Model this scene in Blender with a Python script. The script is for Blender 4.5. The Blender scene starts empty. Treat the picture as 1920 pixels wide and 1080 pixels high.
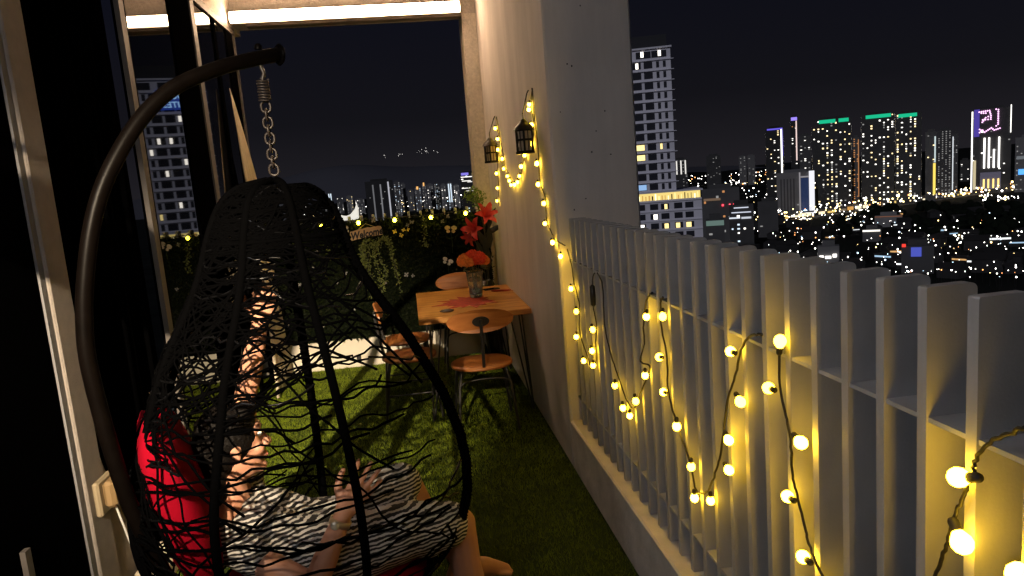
import bpy, math, random
from mathutils import Vector, Matrix, Euler, Quaternion
import numpy as np
R = random.Random(7)
S = bpy.context.scene
COL = S.collection
rad = math.radians

# ------------------------------------------------------------------ camera, sky, night fill, exposure
F_PX = 1342.48
YAW, PITCH, ROLL = rad(7.69260), rad(8.66647), rad(-4.62426)
def cam_axes():
    cy, sy, cp, sp = math.cos(YAW), math.sin(YAW), math.cos(PITCH), math.sin(PITCH)
    f = Vector((sy * cp, cy * cp, -sp)); r = Vector((cy, -sy, 0)); u = r.cross(f)
    cr, sr = math.cos(ROLL), math.sin(ROLL)
    return cr * r + sr * u, -sr * r + cr * u, f
CR, CU, CF = cam_axes()
EYE = Vector((0, 0, 1.7))
cam = bpy.data.cameras.new('camera'); camo = bpy.data.objects.new('camera', cam); COL.objects.link(camo)
cam.sensor_width = 36; cam.lens = 36 * F_PX / 1920; cam.clip_start = .03; cam.clip_end = 20000
m = Matrix((CR, CU, -CF)).transposed().to_4x4(); m.translation = EYE
camo.matrix_world = m
S.camera = camo

W = bpy.data.worlds.new("World"); S.world = W; W.use_nodes = True
wn = W.node_tree; wn.nodes.clear()
sky = wn.nodes.new('ShaderNodeTexSky'); sky.sky_type = 'NISHITA'; sky.sun_disc = False
sky.sun_elevation = rad(-4); sky.sun_rotation = rad(214)
tc = wn.nodes.new('ShaderNodeTexCoord'); sx = wn.nodes.new('ShaderNodeSeparateXYZ')
ramp = wn.nodes.new('ShaderNodeValToRGB')                 # city glow, the same at every bearing: by elevation only
ramp.color_ramp.elements[0].position = 0.0; ramp.color_ramp.elements[0].color = (.0140, .0128, .0158, 1)
ramp.color_ramp.elements[1].position = .30; ramp.color_ramp.elements[1].color = (.0022, .0031, .0082, 1)
e_ = ramp.color_ramp.elements.new(.09); e_.color = (.0066, .0064, .0088, 1)
b1 = wn.nodes.new('ShaderNodeBackground'); b2 = wn.nodes.new('ShaderNodeBackground'); ad = wn.nodes.new('ShaderNodeAddShader')
wo = wn.nodes.new('ShaderNodeOutputWorld')
b1.inputs[1].default_value = .05
wn.links.new(sky.outputs[0], b1.inputs[0]); wn.links.new(tc.outputs['Generated'], sx.inputs[0])
wn.links.new(sx.outputs[2], ramp.inputs[0]); wn.links.new(ramp.outputs[0], b2.inputs[0])
wn.links.new(b1.outputs[0], ad.inputs[0]); wn.links.new(b2.outputs[0], ad.inputs[1]); wn.links.new(ad.outputs[0], wo.inputs[0])

sun = bpy.data.lights.new('night_fill', 'SUN'); sun.energy = .62; sun.angle = rad(.5); sun.color = (.86, .88, 1)  # directional fill added to brighten the far tower facades
suno = bpy.data.objects.new('night_fill', sun); COL.objects.link(suno)
suno.rotation_euler = Vector((-.52, -.74, .42)).to_track_quat('Z', 'Y').to_euler()

S.view_settings.view_transform = 'Standard'; S.view_settings.look = 'None'
S.view_settings.exposure = 0; S.view_settings.gamma = 1; S.view_settings.use_curve_mapping = False
try:
    S.cycles.use_denoising = True; S.cycles.denoiser = 'OPENIMAGEDENOISE'
    S.cycles.max_bounces = 6; S.cycles.sample_clamp_indirect = 4; S.cycles.caustics_reflective = False; S.cycles.caustics_refractive = False
    S.cycles.use_light_tree = True
except Exception:
    pass

# ------------------------------------------------------------------ measuring helpers (photograph pixel -> place)
def ray(x, y): return CR * ((x - 960) / F_PX) + CU * ((540 - y) / F_PX) + CF
def on(x, y, ax, v):
    d = ray(x, y); k = 'XYZ'.index(ax); t = (v - EYE[k]) / d[k]
    return EYE + d * t
def az_el(x, y):
    d = ray(x, y); return math.atan2(d.x, d.y), math.atan2(d.z, math.hypot(d.x, d.y))

# ------------------------------------------------------------------ materials
MATS = {}
def mat(name, col, rough=.6, metal=0, spec=.5, bump=0, bscale=60, var=0, vscale=8, emit=None, es=0, coat=0, trans=0, ior=1.5, detail=6):
    if name in MATS: return MATS[name]
    M = bpy.data.materials.new(name); M.use_nodes = True; n = M.node_tree; p = n.nodes['Principled BSDF']
    p.inputs['Base Color'].default_value = (*col, 1); p.inputs['Roughness'].default_value = rough
    p.inputs['Metallic'].default_value = metal; p.inputs['Specular IOR Level'].default_value = spec
    p.inputs['IOR'].default_value = ior
    if coat: p.inputs['Coat Weight'].default_value = coat
    if trans: p.inputs['Transmission Weight'].default_value = trans
    if emit:
        p.inputs['Emission Color'].default_value = (*emit, 1); p.inputs['Emission Strength'].default_value = es
    if var or bump:
        t = n.nodes.new('ShaderNodeTexCoord')
    if var:
        x = n.nodes.new('ShaderNodeTexNoise'); x.inputs['Scale'].default_value = vscale; x.inputs['Detail'].default_value = detail
        r = n.nodes.new('ShaderNodeValToRGB')
        r.color_ramp.elements[0].position = .3; r.color_ramp.elements[1].position = .7
        r.color_ramp.elements[0].color = (*[c * (1 - var) for c in col], 1); r.color_ramp.elements[1].color = (*[min(1, c * (1 + var)) for c in col], 1)
        n.links.new(t.outputs['Object'], x.inputs['Vector']); n.links.new(x.outputs['Fac'], r.inputs[0]); n.links.new(r.outputs[0], p.inputs['Base Color'])
    if bump:
        x = n.nodes.new('ShaderNodeTexNoise'); x.inputs['Scale'].default_value = bscale; x.inputs['Detail'].default_value = 5
        b = n.nodes.new('ShaderNodeBump'); b.inputs['Strength'].default_value = bump; b.inputs['Distance'].default_value = .01
        n.links.new(t.outputs['Object'], x.inputs['Vector']); n.links.new(x.outputs['Fac'], b.inputs['Height']); n.links.new(b.outputs[0], p.inputs['Normal'])
    MATS[name] = M
    return M
def glow(name, col, s):
    return mat(name, (.02, .02, .02), emit=col, es=s)
def wood(name, c0, c1, axis='X', scale=9):
    if name in MATS: return MATS[name]
    M = mat(name, c0, rough=.42, bump=.06, bscale=90); n = M.node_tree; p = n.nodes['Principled BSDF']
    t = n.nodes.new('ShaderNodeTexCoord'); mp = n.nodes.new('ShaderNodeMapping')
    mp.inputs['Scale'].default_value = (1.2, scale, scale) if axis == 'X' else (scale, 1.2, scale)
    x = n.nodes.new('ShaderNodeTexNoise'); x.inputs['Scale'].default_value = 2.6; x.inputs['Detail'].default_value = 9; x.inputs['Distortion'].default_value = .8
    r = n.nodes.new('ShaderNodeValToRGB'); r.color_ramp.elements[0].position = .32; r.color_ramp.elements[1].position = .68
    r.color_ramp.elements[0].color = (*c0, 1); r.color_ramp.elements[1].color = (*c1, 1)
    n.links.new(t.outputs['Object'], mp.inputs[0]); n.links.new(mp.outputs[0], x.inputs['Vector']); n.links.new(x.outputs['Fac'], r.inputs[0]); n.links.new(r.outputs[0], p.inputs['Base Color'])
    return M

STUCCO = mat('rough_stucco', (.62, .56, .50), rough=.9, spec=.2, bump=.9, bscale=55, var=.14, vscale=38)
PAINT = mat('painted_wall', (.80, .745, .71), rough=.85, spec=.25, bump=.16, bscale=70, var=.07, vscale=2.2)
def streaks(M, amt):
    n = M.node_tree; p = n.nodes['Principled BSDF']; src = p.inputs['Base Color'].links[0].from_socket
    t = n.nodes.new('ShaderNodeTexCoord'); mp = n.nodes.new('ShaderNodeMapping'); mp.inputs['Scale'].default_value = (2.6, 2.6, .45)
    x = n.nodes.new('ShaderNodeTexNoise'); x.inputs['Scale'].default_value = 1.4; x.inputs['Detail'].default_value = 7; x.inputs['Roughness'].default_value = .65
    r = n.nodes.new('ShaderNodeMapRange'); r.inputs[1].default_value = .35; r.inputs[2].default_value = .7; r.inputs[3].default_value = 1 - amt; r.inputs[4].default_value = 1.06
    mx = n.nodes.new('ShaderNodeVectorMath'); mx.operation = 'SCALE'
    n.links.new(t.outputs['Object'], mp.inputs[0]); n.links.new(mp.outputs[0], x.inputs['Vector']); n.links.new(x.outputs['Fac'], r.inputs[0])
    n.links.new(src, mx.inputs[0]); n.links.new(r.outputs[0], mx.inputs['Scale']); n.links.new(mx.outputs[0], p.inputs['Base Color'])
streaks(PAINT, .13)
KERB = mat('kerb_plaster', (.62, .58, .54), rough=.9, spec=.2, bump=.45, bscale=32, var=.16, vscale=7)
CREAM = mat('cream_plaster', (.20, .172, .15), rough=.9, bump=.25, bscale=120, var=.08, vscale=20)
FINP = mat('grey_fin_paint', (.44, .44, .45), rough=.55, spec=.35, bump=.08, bscale=160, var=.08, vscale=9)
streaks(FINP, .16)
BLACKF = mat('black_frame', (.005, .005, .006), rough=.9, spec=0)
ALU = mat('bronze_aluminium', (.11, .095, .085), rough=.6, metal=.1, var=.08, vscale=30)
GLASS = mat('dark_door_glass', (.002, .002, .0025), rough=.015, spec=.9, ior=1.85)
CURT = mat('blackout_curtain', (.0012, .0012, .0014), rough=1, spec=0)
DRAPE = mat('cream_curtain', (.70, .60, .45), rough=.9, var=.08, vscale=14)
BLKM = mat('black_metal', (.014, .013, .013), rough=.42, spec=.5)
BROWNM = mat('brown_metal_tube', (.0016, .0011, .0009), rough=.38, spec=.035, bump=.02, bscale=80, var=.25, vscale=22)
WICK = mat('black_wicker', (.0009, .0009, .001), rough=.6, spec=0)
WICKG = mat('glossy_wicker', (.0025, .0025, .0028), rough=.2, spec=.12)
RED = mat('red_cushion', (.17, .0012, .008), rough=.9, spec=.04, bump=.15, bscale=160, var=.12, vscale=12)
SKIN = mat('skin', (.42, .20, .125), rough=.55, var=.07, vscale=14, bump=.05, bscale=140)
HAIR = mat('black_hair', (.0035, .0028, .0025), rough=.5, spec=.08, bump=.6, bscale=110)
TABW = wood('table_oak', (.34, .125, .018), (.60, .29, .065), 'X', 7)
SEATW = wood('chair_plywood', (.30, .095, .020), (.48, .18, .048), 'X', 8)
CABLE = mat('black_cable', (.012, .010, .009), rough=.6)
BULB = [glow('warm_bulb_%s' % n_, (1, .57, .022), e_) for n_, e_ in (('soft', 34), ('mid', 46), ('hot', 62))]
BULBW = [glow('warm_bulb_wall_%s' % n_, (1, .60, .035), e_) for n_, e_ in (('soft', 30), ('mid', 40), ('hot', 54))]
BULBY = glow('yellow_bulb', (1, .80, .03), 34)
TUBE = glow('led_tube', (1, .66, .40), 52)

# ------------------------------------------------------------------ mesh helpers
WL = {}
class MB:
    def __init__(s): s.v = []; s.f = []; s.sm = []
    def add(s, vs, fs, smooth=False):
        k = len(s.v); s.v += [tuple(v) for v in vs]; s.f += [tuple(i + k for i in f) for f in fs]; s.sm += [smooth] * len(fs); return s
    def box(s, lo, hi, M=None, bev=0):
        x0, y0, z0 = lo; x1, y1, z1 = hi
        if bev:
            b = bev; vs = []
            for z, ins in ((z0, b), (z0 + b, 0), (z1 - b, 0), (z1, b)):
                vs += [(x0 + ins + b * (ins == 0), y0 + ins, z), (x1 - ins - b * (ins == 0), y0 + ins, z), (x1 - ins, y0 + ins + b * (ins == 0), z), (x1 - ins, y1 - ins - b * (ins == 0), z),
                       (x1 - ins - b * (ins == 0), y1 - ins, z), (x0 + ins + b * (ins == 0), y1 - ins, z), (x0 + ins, y1 - ins - b * (ins == 0), z), (x0 + ins, y0 + ins + b * (ins == 0), z)]
            fs = [tuple(range(7, -1, -1)), tuple(range(24, 32))]
            for k in range(3):
                for i in range(8):
                    j = (i + 1) % 8; fs.append((k * 8 + i, k * 8 + j, k * 8 + 8 + j, k * 8 + 8 + i))
        else:
            vs = [(x0, y0, z0), (x1, y0, z0), (x1, y1, z0), (x0, y1, z0), (x0, y0, z1), (x1, y0, z1), (x1, y1, z1), (x0, y1, z1)]
            fs = [(3, 2, 1, 0), (4, 5, 6, 7), (0, 1, 5, 4), (1, 2, 6, 5), (2, 3, 7, 6), (3, 0, 4, 7)]
        if M is not None: vs = [M @ Vector(v) for v in vs]
        return s.add(vs, fs)
    def quad(s, a, b, c, d): return s.add([a, b, c, d], [(0, 1, 2, 3)])
    def tube(s, pts, r, n=8, closed=False, cap=True):
        pts = [Vector(p) for p in pts]; N = len(pts)
        rs = r if isinstance(r, (list, tuple)) else [r] * N
        vs = []; nrm = None
        for i, p in enumerate(pts):
            if closed: t = pts[(i + 1) % N] - pts[i - 1]
            else: t = pts[min(i + 1, N - 1)] - pts[max(i - 1, 0)]
            if t.length < 1e-9: t = Vector((0, 0, 1))
            t.normalize()
            if nrm is None:
                nrm = t.orthogonal().normalized()
            else:
                nrm = nrm - t * nrm.dot(t)
                nrm = nrm.normalized() if nrm.length > 1e-6 else t.orthogonal().normalized()
            b = t.cross(nrm)
            for k in range(n):
                a = 2 * math.pi * k / n
                vs.append(p + (nrm * math.cos(a) + b * math.sin(a)) * rs[i])
        fs = []
        for i in range(N if closed else N - 1):
            j = (i + 1) % N
            for k in range(n):
                l = (k + 1) % n; fs.append((i * n + k, i * n + l, j * n + l, j * n + k))
        s.add(vs, fs, True)
        if cap and not closed:
            s.add(vs[:n], [tuple(range(n - 1, -1, -1))]); s.add(vs[-n:], [tuple(range(n))])
        return s
    def lathe(s, prof, c=(0, 0, 0), n=16, M=None, smooth=True):
        vs = []; fs = []
        for r, z in prof:
            for k in range(n):
                a = 2 * math.pi * k / n; vs.append(Vector((r * math.cos(a), r * math.sin(a), z)))
        for i in range(len(prof) - 1):
            for k in range(n):
                l = (k + 1) % n; fs.append((i * n + k, i * n + l, i * n + n + l, i * n + n + k))
        if M is not None: vs = [M @ v for v in vs]
        vs = [v + Vector(c) for v in vs]
        return s.add(vs, fs, smooth)
    def ball(s, c, r, n=10, m=6, M=None, smooth=True):
        r = r if isinstance(r, (tuple, list)) else (r, r, r)
        vs = [Vector((0, 0, -r[2]))]; fs = []
        for i in range(1, m):
            a = math.pi * i / m - math.pi / 2
            for k in range(n):
                b = 2 * math.pi * k / n
                vs.append(Vector((r[0] * math.cos(a) * math.cos(b), r[1] * math.cos(a) * math.sin(b), r[2] * math.sin(a))))
        vs.append(Vector((0, 0, r[2]))); top = len(vs) - 1
        for k in range(n):
            l = (k + 1) % n
            fs.append((0, 1 + l, 1 + k)); fs.append((top, top - n + k, top - n + l))
            for i in range(m - 2):
                q = 1 + i * n; fs.append((q + k, q + l, q + n + l, q + n + k))
        if M is not None: vs = [M @ v for v in vs]
        return s.add([v + Vector(c) for v in vs], fs, smooth)
    def prism(s, outline, z0, z1, M=None):
        n = len(outline); vs = [(x, y, z0) for x, y in outline] + [(x, y, z1) for x, y in outline]
        fs = [tuple(range(n - 1, -1, -1)), tuple(range(n, 2 * n))] + [(i, (i + 1) % n, n + (i + 1) % n, n + i) for i in range(n)]
        if M is not None: vs = [M @ Vector(v) for v in vs]
        return s.add(vs, fs)
    def mesh(s, name, off=Vector((0, 0, 0))):
        me = bpy.data.meshes.new(name)
        me.from_pydata([(v[0] - off.x, v[1] - off.y, v[2] - off.z) for v in s.v], [], s.f)
        me.polygons.foreach_set('use_smooth', s.sm); me.update(); return me
    def build(s, name, m, parent=None, **kw):
        off = WL[parent.name] if parent else Vector((0, 0, 0))
        return put(name, s.mesh(name, off), m, parent, **kw)

def tag(o, label=None, cat=None, group=None, kind=None):
    if label: o['label'] = label
    if cat: o['category'] = cat
    if group: o['group'] = group
    if kind: o['kind'] = kind
    return o
def put(name, me, m, parent=None, label=None, cat=None, group=None, kind=None, loc=None):
    o = bpy.data.objects.new(name, me); COL.objects.link(o)
    if m is not None and not me.materials: me.materials.append(m)
    if parent: o.parent = parent; WL[o.name] = WL[parent.name]
    else: WL[o.name] = Vector((0, 0, 0))
    if loc is not None: o.location = loc
    return tag(o, label, cat, group, kind)
def thing(name, loc, label, cat, group=None, rz=0):
    o = bpy.data.objects.new(name, None); COL.objects.link(o); o.empty_display_size = .1
    o.location = loc; o.rotation_euler = (0, 0, rz); WL[o.name] = Vector(loc)
    return tag(o, label, cat, group)
def kids(o): return [c for c in bpy.data.objects if c.parent == o]
def copy_tree(o, parent=None):
    c = o.copy(); COL.objects.link(c); c.parent = parent; WL[c.name] = WL[o.name]
    for k in kids(o): copy_tree(k, c)
    return c
def arc(pts, n=8):                                       # Catmull-Rom through points
    P = [Vector(p) for p in pts]; P = [P[0] * 2 - P[1]] + P + [P[-1] * 2 - P[-2]]; out = []
    for i in range(1, len(P) - 2):
        a, b, c, d = P[i - 1:i + 3]
        for k in range(n):
            t = k / n
            out.append(.5 * ((2 * b) + (c - a) * t + (2 * a - 5 * b + 4 * c - d) * t * t + (3 * b - a - 3 * c + d) * t ** 3))
    out.append(P[-2]); return out
def text_mesh(s, size, depth, name, font_scale=(1, 1), bold=0.0, shear=0):
    cu = bpy.data.curves.new(name, 'FONT'); cu.body = s; cu.size = size; cu.extrude = depth; cu.align_x = 'CENTER'; cu.align_y = 'CENTER'; cu.offset = bold; cu.shear = shear; cu.resolution_u = 2
    o = bpy.data.objects.new(name, cu); COL.objects.link(o)
    dg = bpy.context.evaluated_depsgraph_get(); me = bpy.data.meshes.new_from_object(o.evaluated_get(dg))
    bpy.data.objects.remove(o); bpy.data.curves.remove(cu); me.name = name
    for v in me.vertices: v.co.x *= font_scale[0]; v.co.y *= font_scale[1]
    return me
def xform(me, M): me.transform(M); me.update(); return me

WX = .81           # inner face of the right wall
FX = .862          # front of the fins
LX = -1.40         # left wall plane
PY = 3.93          # near face of the pillar
EY = 7.00          # end of the balcony

# ------------------------------------------------------------------ setting: ground far below, hill, street, balcony slab and ceiling
GZ = -85.0
MB().box((-9000, -3000, GZ - 1), (11000, 9500, GZ)).build('ground', mat('dark_town_ground', (.012, .013, .012), rough=.95, spec=.05, var=.5, vscale=.02), kind='structure')
hill = MB(); hn = 60
hv = []; hf = []
for i in range(hn + 1):
    for j in range(11):
        u = i / hn; w = j / 10
        x = -3200 + u * 6500; y = 6200 + w * 1900
        h = (330 * math.exp(-((u - .42) / .26) ** 2) + 150 * math.exp(-((u - .80) / .14) ** 2) + 110 * math.exp(-((u - .1) / .1) ** 2)) * math.sin(math.pi * min(1, w * .9 + .0)) + 18 * math.sin(u * 31 + w * 4)
        hv.append((x, y, GZ + max(0, h)))
for i in range(hn):
    for j in range(10): a = i * 11 + j; hf.append((a, a + 11, a + 12, a + 1))
hill.add(hv, hf, True).build('hill', mat('hill_forest', (.10, .098, .115), rough=1, spec=0), kind='structure')
ra, rb = Vector((380, 873, GZ)), Vector((1500, 1269, GZ)); rd = (rb - ra).normalized(); rn = Vector((-rd.y, rd.x, 0))
MB().quad(ra - rn * 11 + Vector((0, 0, .1)), rb - rn * 11 + Vector((0, 0, .1)), rb + rn * 11 + Vector((0, 0, .1)), ra + rn * 11 + Vector((0, 0, .1))).build('road', mat('asphalt', (.05, .05, .05), rough=.9), kind='structure')

MB().box((-4.5, -2.6, -.30), (1.0, 7.35, -.012)).build('balcony_floor', mat('floor_screed', (.25, .24, .22), rough=.9, bump=.2, bscale=20), kind='structure')
MB().box((-4.5, -2.6, 3.62), (1.30, 7.35, 3.95)).build('ceiling', STUCCO, kind='structure')
MB().box((-1.40, -2.4, -.010), (WX, EY - .002, -.001)).build('turf_base', mat('turf_backing', (.018, .030, .006), rough=1, spec=.1, var=.4, vscale=90), kind='structure')
# grass blades of the artificial turf
NB = 120000
rng = np.random.default_rng(3)
bx = rng.uniform(-1.39, WX - .005, NB); by = 2.3 + 4.69 * rng.uniform(0, 1, NB) ** .8; a = rng.uniform(0, 6.283, NB)
h = rng.uniform(.009, .024, NB); w = rng.uniform(.0010, .0020, NB); lx = rng.normal(0, .008, NB); ly = rng.normal(0, .008, NB)
vv = np.empty((NB, 3, 3)); ca, sa = np.cos(a) * w, np.sin(a) * w
vv[:, 0] = np.stack([bx - ca, by - sa, np.full(NB, -.002)], 1); vv[:, 1] = np.stack([bx + ca, by + sa, np.full(NB, -.002)], 1); vv[:, 2] = np.stack([np.clip(bx + lx, -1.395, WX - .001), np.minimum(by + ly, EY - .003), h], 1)
gm = bpy.data.meshes.new('artificial_turf'); gm.vertices.add(NB * 3); gm.vertices.foreach_set('co', vv.reshape(-1))
gm.loops.add(NB * 3); gm.loops.foreach_set('vertex_index', np.arange(NB * 3, dtype=np.int32)); gm.polygons.add(NB)
gm.polygons.foreach_set('loop_start', np.arange(0, NB * 3, 3, dtype=np.int32)); gm.update(); gm.validate()
put('artificial_turf', gm, mat('turf_blades', (.14, .185, .008), rough=.6, spec=.25, var=.45, vscale=7), label='short green artificial turf covering the balcony floor', cat='turf', kind='stuff')

# ------------------------------------------------------------------ walls of the balcony
w = thing('pillar_wall', (1.06, PY, 0), 'tall plastered pillar wall carrying two lanterns, between fence and dining corner', 'wall')
MB().box((WX, PY, -.01), (1.30, EY + .60, 3.62), bev=.012).build('plaster_block', PAINT, w)
b = MB()
for i in range(14): b.ball((R.uniform(.86, 1.25), PY - .0005, R.uniform(1.3, 3.0)), (R.uniform(.003, .006), .0015, R.uniform(.003, .006)), 7, 4)
b.build('drill_hole', BLACKF, w, kind='stuff')
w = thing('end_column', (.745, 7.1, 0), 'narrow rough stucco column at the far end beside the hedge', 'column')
MB().box((.676, EY, .30), (WX - .002, EY + .34, 3.262)).build('stucco_block', mat('lit_stucco', (.84, .76, .66), rough=.95, spec=.1, bump=1, bscale=60, var=.12, vscale=45), w)  # stucco colour lightened in place of lamp light on the column
w = thing('kerb_wall', (.89, 1, 0), 'low plastered kerb wall under the finned fence on the right', 'wall')
MB().box((WX, -2.4, -.01), (1.0, PY - .002, .285), bev=.008).build('kerb_block', KERB, w)
w = thing('end_parapet', (-.36, 7.1, 0), 'low cream parapet wall below the artificial hedge', 'wall')
MB().box((-1.45, EY, -.01), (WX - .002, EY + .15, .292), bev=.006).build('parapet_block', mat('parapet_cream', (.72, .66, .55), rough=.85, bump=.12, bscale=60, var=.05, vscale=6), w)
MB().box((-.640, EY - .012, .05), (-.596, EY - .001, .115), bev=.004).build('socket_plate', BLKM, w)
w = thing('end_lintel', (-.36, 7.1, 3.26), 'rough stucco lintel beam over the far opening behind the light tube', 'beam')
MB().box((LX - .02, EY + .002, 3.264), (WX - .004, EY + .26, 3.62)).build('stucco_block', STUCCO, w)
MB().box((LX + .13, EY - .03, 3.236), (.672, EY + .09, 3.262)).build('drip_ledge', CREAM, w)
w = thing('back_wall', (-.5, -2.4, 0), 'plain plaster wall closing the balcony behind the viewpoint', 'wall')
MB().box((-4.5, -2.6, -.01), (1.30, -2.42, 3.62)).build('plaster_block', PAINT, w)

# left side: column, doors, header
w = thing('door_column', (-1.5, 3.05, 0), 'narrow cream wall column at left with a power socket', 'column')
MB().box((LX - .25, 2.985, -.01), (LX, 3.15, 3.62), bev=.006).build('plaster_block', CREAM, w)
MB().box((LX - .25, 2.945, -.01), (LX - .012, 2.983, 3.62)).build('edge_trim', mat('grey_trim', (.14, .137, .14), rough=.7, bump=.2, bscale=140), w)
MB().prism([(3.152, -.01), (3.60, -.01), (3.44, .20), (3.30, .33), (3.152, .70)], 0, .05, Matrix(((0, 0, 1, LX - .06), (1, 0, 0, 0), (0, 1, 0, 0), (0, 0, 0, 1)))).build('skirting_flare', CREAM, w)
w = thing('wall_socket_box', (LX, 3.09, .55), 'cream power socket box with a plug and cable on the left column', 'socket')
pb = on(203, 925, 'X', LX + .03)
MB().box((LX + .001, pb.y - .075, pb.z - .075), (LX + .028, pb.y + .075, pb.z + .075), bev=.008).build('back_box', mat('ivory_plastic', (.24, .19, .12), rough=.5), w)
MB().box((LX + .028, pb.y - .05, pb.z - .05), (LX + .075, pb.y + .062, pb.z + .065), bev=.014).build('plug_adapter', mat('aged_plastic', (.20, .13, .06), rough=.45), w)
MB().tube(arc([(LX + .05, pb.y, pb.z - .05), (LX + .055, pb.y + .03, pb.z - .16), (LX + .06, pb.y + .09, pb.z - .32), (LX + .09, pb.y + .22, .02), (LX + .2, pb.y + .32, .012)]), .0045, 6).build('power_cable', mat('white_cable', (.6, .58, .55), rough=.5), w)
w = thing('threshold_block', (LX + .1, 3.42, 0), 'pale timber offcut lying on the turf by the left column', 'block')
pt = on(275, 1050, 'X', LX + .12)
MB().box((LX + .02, 3.22, .0), (LX + .16, 3.52, .085), bev=.008).build('timber_block', mat('pale_timber', (.55, .46, .33), rough=.8, var=.15, vscale=16), w)

w = thing('wall_header', (LX, 5, 3.22), 'stuccoed header wall above the left glass doors', 'wall')
MB().box((LX - .25, 3.152, 3.225), (LX, EY + .34, 3.62)).build('stucco_block', STUCCO, w)
MB().box((LX - .25, -2.42, 2.95), (LX - .012, 2.943, 3.62)).build('near_block', STUCCO, w)

door = thing('glass_door', (LX, 5, 0), 'dark sliding glass doors along the left wall mirroring the hotel tower', 'door')
MB().box((LX - .06, 3.16, 3.165), (LX + .012, EY - .0, 3.222)).build('top_rail', ALU, door)
MB().box((LX - .06, 4.24, .0), (LX + .008, EY, .06)).build('bottom_rail', BLACKF, door)
for y0, y1, m, nm, xx in ((4.175, 4.245, ALU, 'mullion', .014), (5.60, 5.70, ALU, 'mullion', .016), (6.945, 6.998, ALU, 'mullion', .016),
                          (5.12, 5.598, CURT, 'stile', .004), (6.25, 6.34, CURT, 'stile', .004), (6.70, 6.943, CURT, 'stile', .004), (4.247, 4.30, CURT, 'stile', .002)):
    MB().box((LX - (.012 if m is ALU else .05), y0, .061 if y0 > 4.24 else .0), (LX + xx, y1, 3.164)).build(nm, m, door)
for y0, y1 in ((4.302, 5.118), (5.702, 6.248), (6.342, 6.698)):
    MB().box((LX - .02, y0, .062), (LX - .006, y1, 3.163)).build('pane', GLASS, door)
w = thing('near_door_leaf', (LX, 1, 0), 'dark door leaf at the far left edge before the column', 'door')
MB().box((LX - .05, -2.4, .0), (LX - .02, 2.94, 2.945)).build('leaf', CURT, w)
MB().box((LX - .018, 2.50, .0), (LX + .0, 2.535, .58)).build('guide_strip', ALU, w)
# blackout curtain in the dark doorway, folds along Y
cu = MB(); n = 60; vs = []
for i in range(n + 1):
    y = 3.153 + (4.173 - 3.153) * i / n; x = LX - .07 + .028 * math.sin(i * 1.15) + .01 * math.sin(i * .4)
    vs += [(x, y, .01), (x, y, 3.16), (x - .006, y, 3.16), (x - .006, y, .01)]
fs = []
for i in range(n):
    for k in range(4): l = (k + 1) % 4; fs.append((i * 4 + k, i * 4 + l, i * 4 + 4 + l, i * 4 + 4 + k))
cu.add(vs, fs, True).build('blackout_curtain', CURT, label='black curtain filling the dark doorway behind the swing stand', cat='curtain')
# cream drape gathered at the far end of the doors
dr = MB(); n = 26; rows = 22; vs = []; fs = []
for j in range(rows + 1):
    t = j / rows; z = 2.62 - t * 2.60
    yc0 = 6.36 - .04 * t - .75 * max(0, t - .62) ** 1.3; yc1 = 6.365 + .44 * min(1, t / .32) ** .8 + .06 * t
    for i in range(n + 1):
        u = i / n; y = yc0 + (yc1 - yc0) * u
        vs.append((LX + .045 + .10 * t + .018 * math.sin(u * 26) * min(1, t * 3), y, z))
for j in range(rows):
    for i in range(n): q = j * (n + 1) + i; fs.append((q, q + 1, q + n + 2, q + n + 1))
do = dr.add(vs, fs, True).build('door_drape', DRAPE, label='cream drape gathered beside the far glass door', cat='curtain')
so = do.modifiers.new('thickness', 'SOLIDIFY'); so.thickness = .004

# the light tube
t = thing('light_tube', (-.36, 6.95, 3.32), 'long glowing light tube along the far stucco lintel', 'lamp')
MB().box((LX + .03, 6.812, 3.232), (.650, 6.835, 3.330)).build('housing', mat('lamp_housing', (.7, .68, .62), rough=.5), t)
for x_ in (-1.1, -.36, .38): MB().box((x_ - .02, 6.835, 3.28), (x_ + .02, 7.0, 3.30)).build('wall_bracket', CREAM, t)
MB().box((LX + .032, 6.776, 3.238), (.648, 6.811, 3.324), bev=.01).build('diffuser', TUBE, t)

# unseen lamps added beside and behind the viewpoint to light the foreground
t = thing('added_globe_lamp', (-1.30, .9, 2.45), 'white globe lamp added as fill light, on a bracket out of view at left', 'lamp')  # added lamp, out of view, giving neutral light to fence fins and pillar
MB().ball((-1.16, .9, 2.35), .13, 20, 12).build('globe', glow('globe_fill_white', (.95, .95, 1), 44), t)
MB().tube([(LX - .02, .9, 2.5), (-1.2, .9, 2.53), (-1.16, .9, 2.48)], .012).build('bracket', BLKM, t)
t = thing('added_globe_lamp', (-1.30, -1.2, 2.45), 'second white globe lamp added as fill light, farther back on the wall behind the viewpoint', 'lamp')  # unseen lamp added as neutral fill for fins and pillar
MB().ball((-1.16, -1.2, 2.35), .13, 20, 12).build('globe', glow('globe_fill', (.88, .92, 1), 36), t)
MB().tube([(LX - .02, -1.2, 2.5), (-1.2, -1.2, 2.53), (-1.16, -1.2, 2.48)], .012).build('bracket', BLKM, t)
t = thing('assumed_spot_lamp', (-.95, -2.15, 3.4), 'small warm spotlight, unseen and assumed, on the ceiling behind the viewpoint', 'lamp')  # unseen lamp assumed as the source of the warm beam on turf and parapet
sp = Vector((-.95, -2.15, 3.36)); tgt = Vector((-.92, 5.7, .0)); q = (tgt - sp).to_track_quat('-Z', 'Y')
MB().lathe([(.05, .02), (.055, 0), (.05, .10), (.02, .12), (0, .12)], sp, 14, q.to_matrix().to_4x4()).build('shade', BLKM, t)
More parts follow.
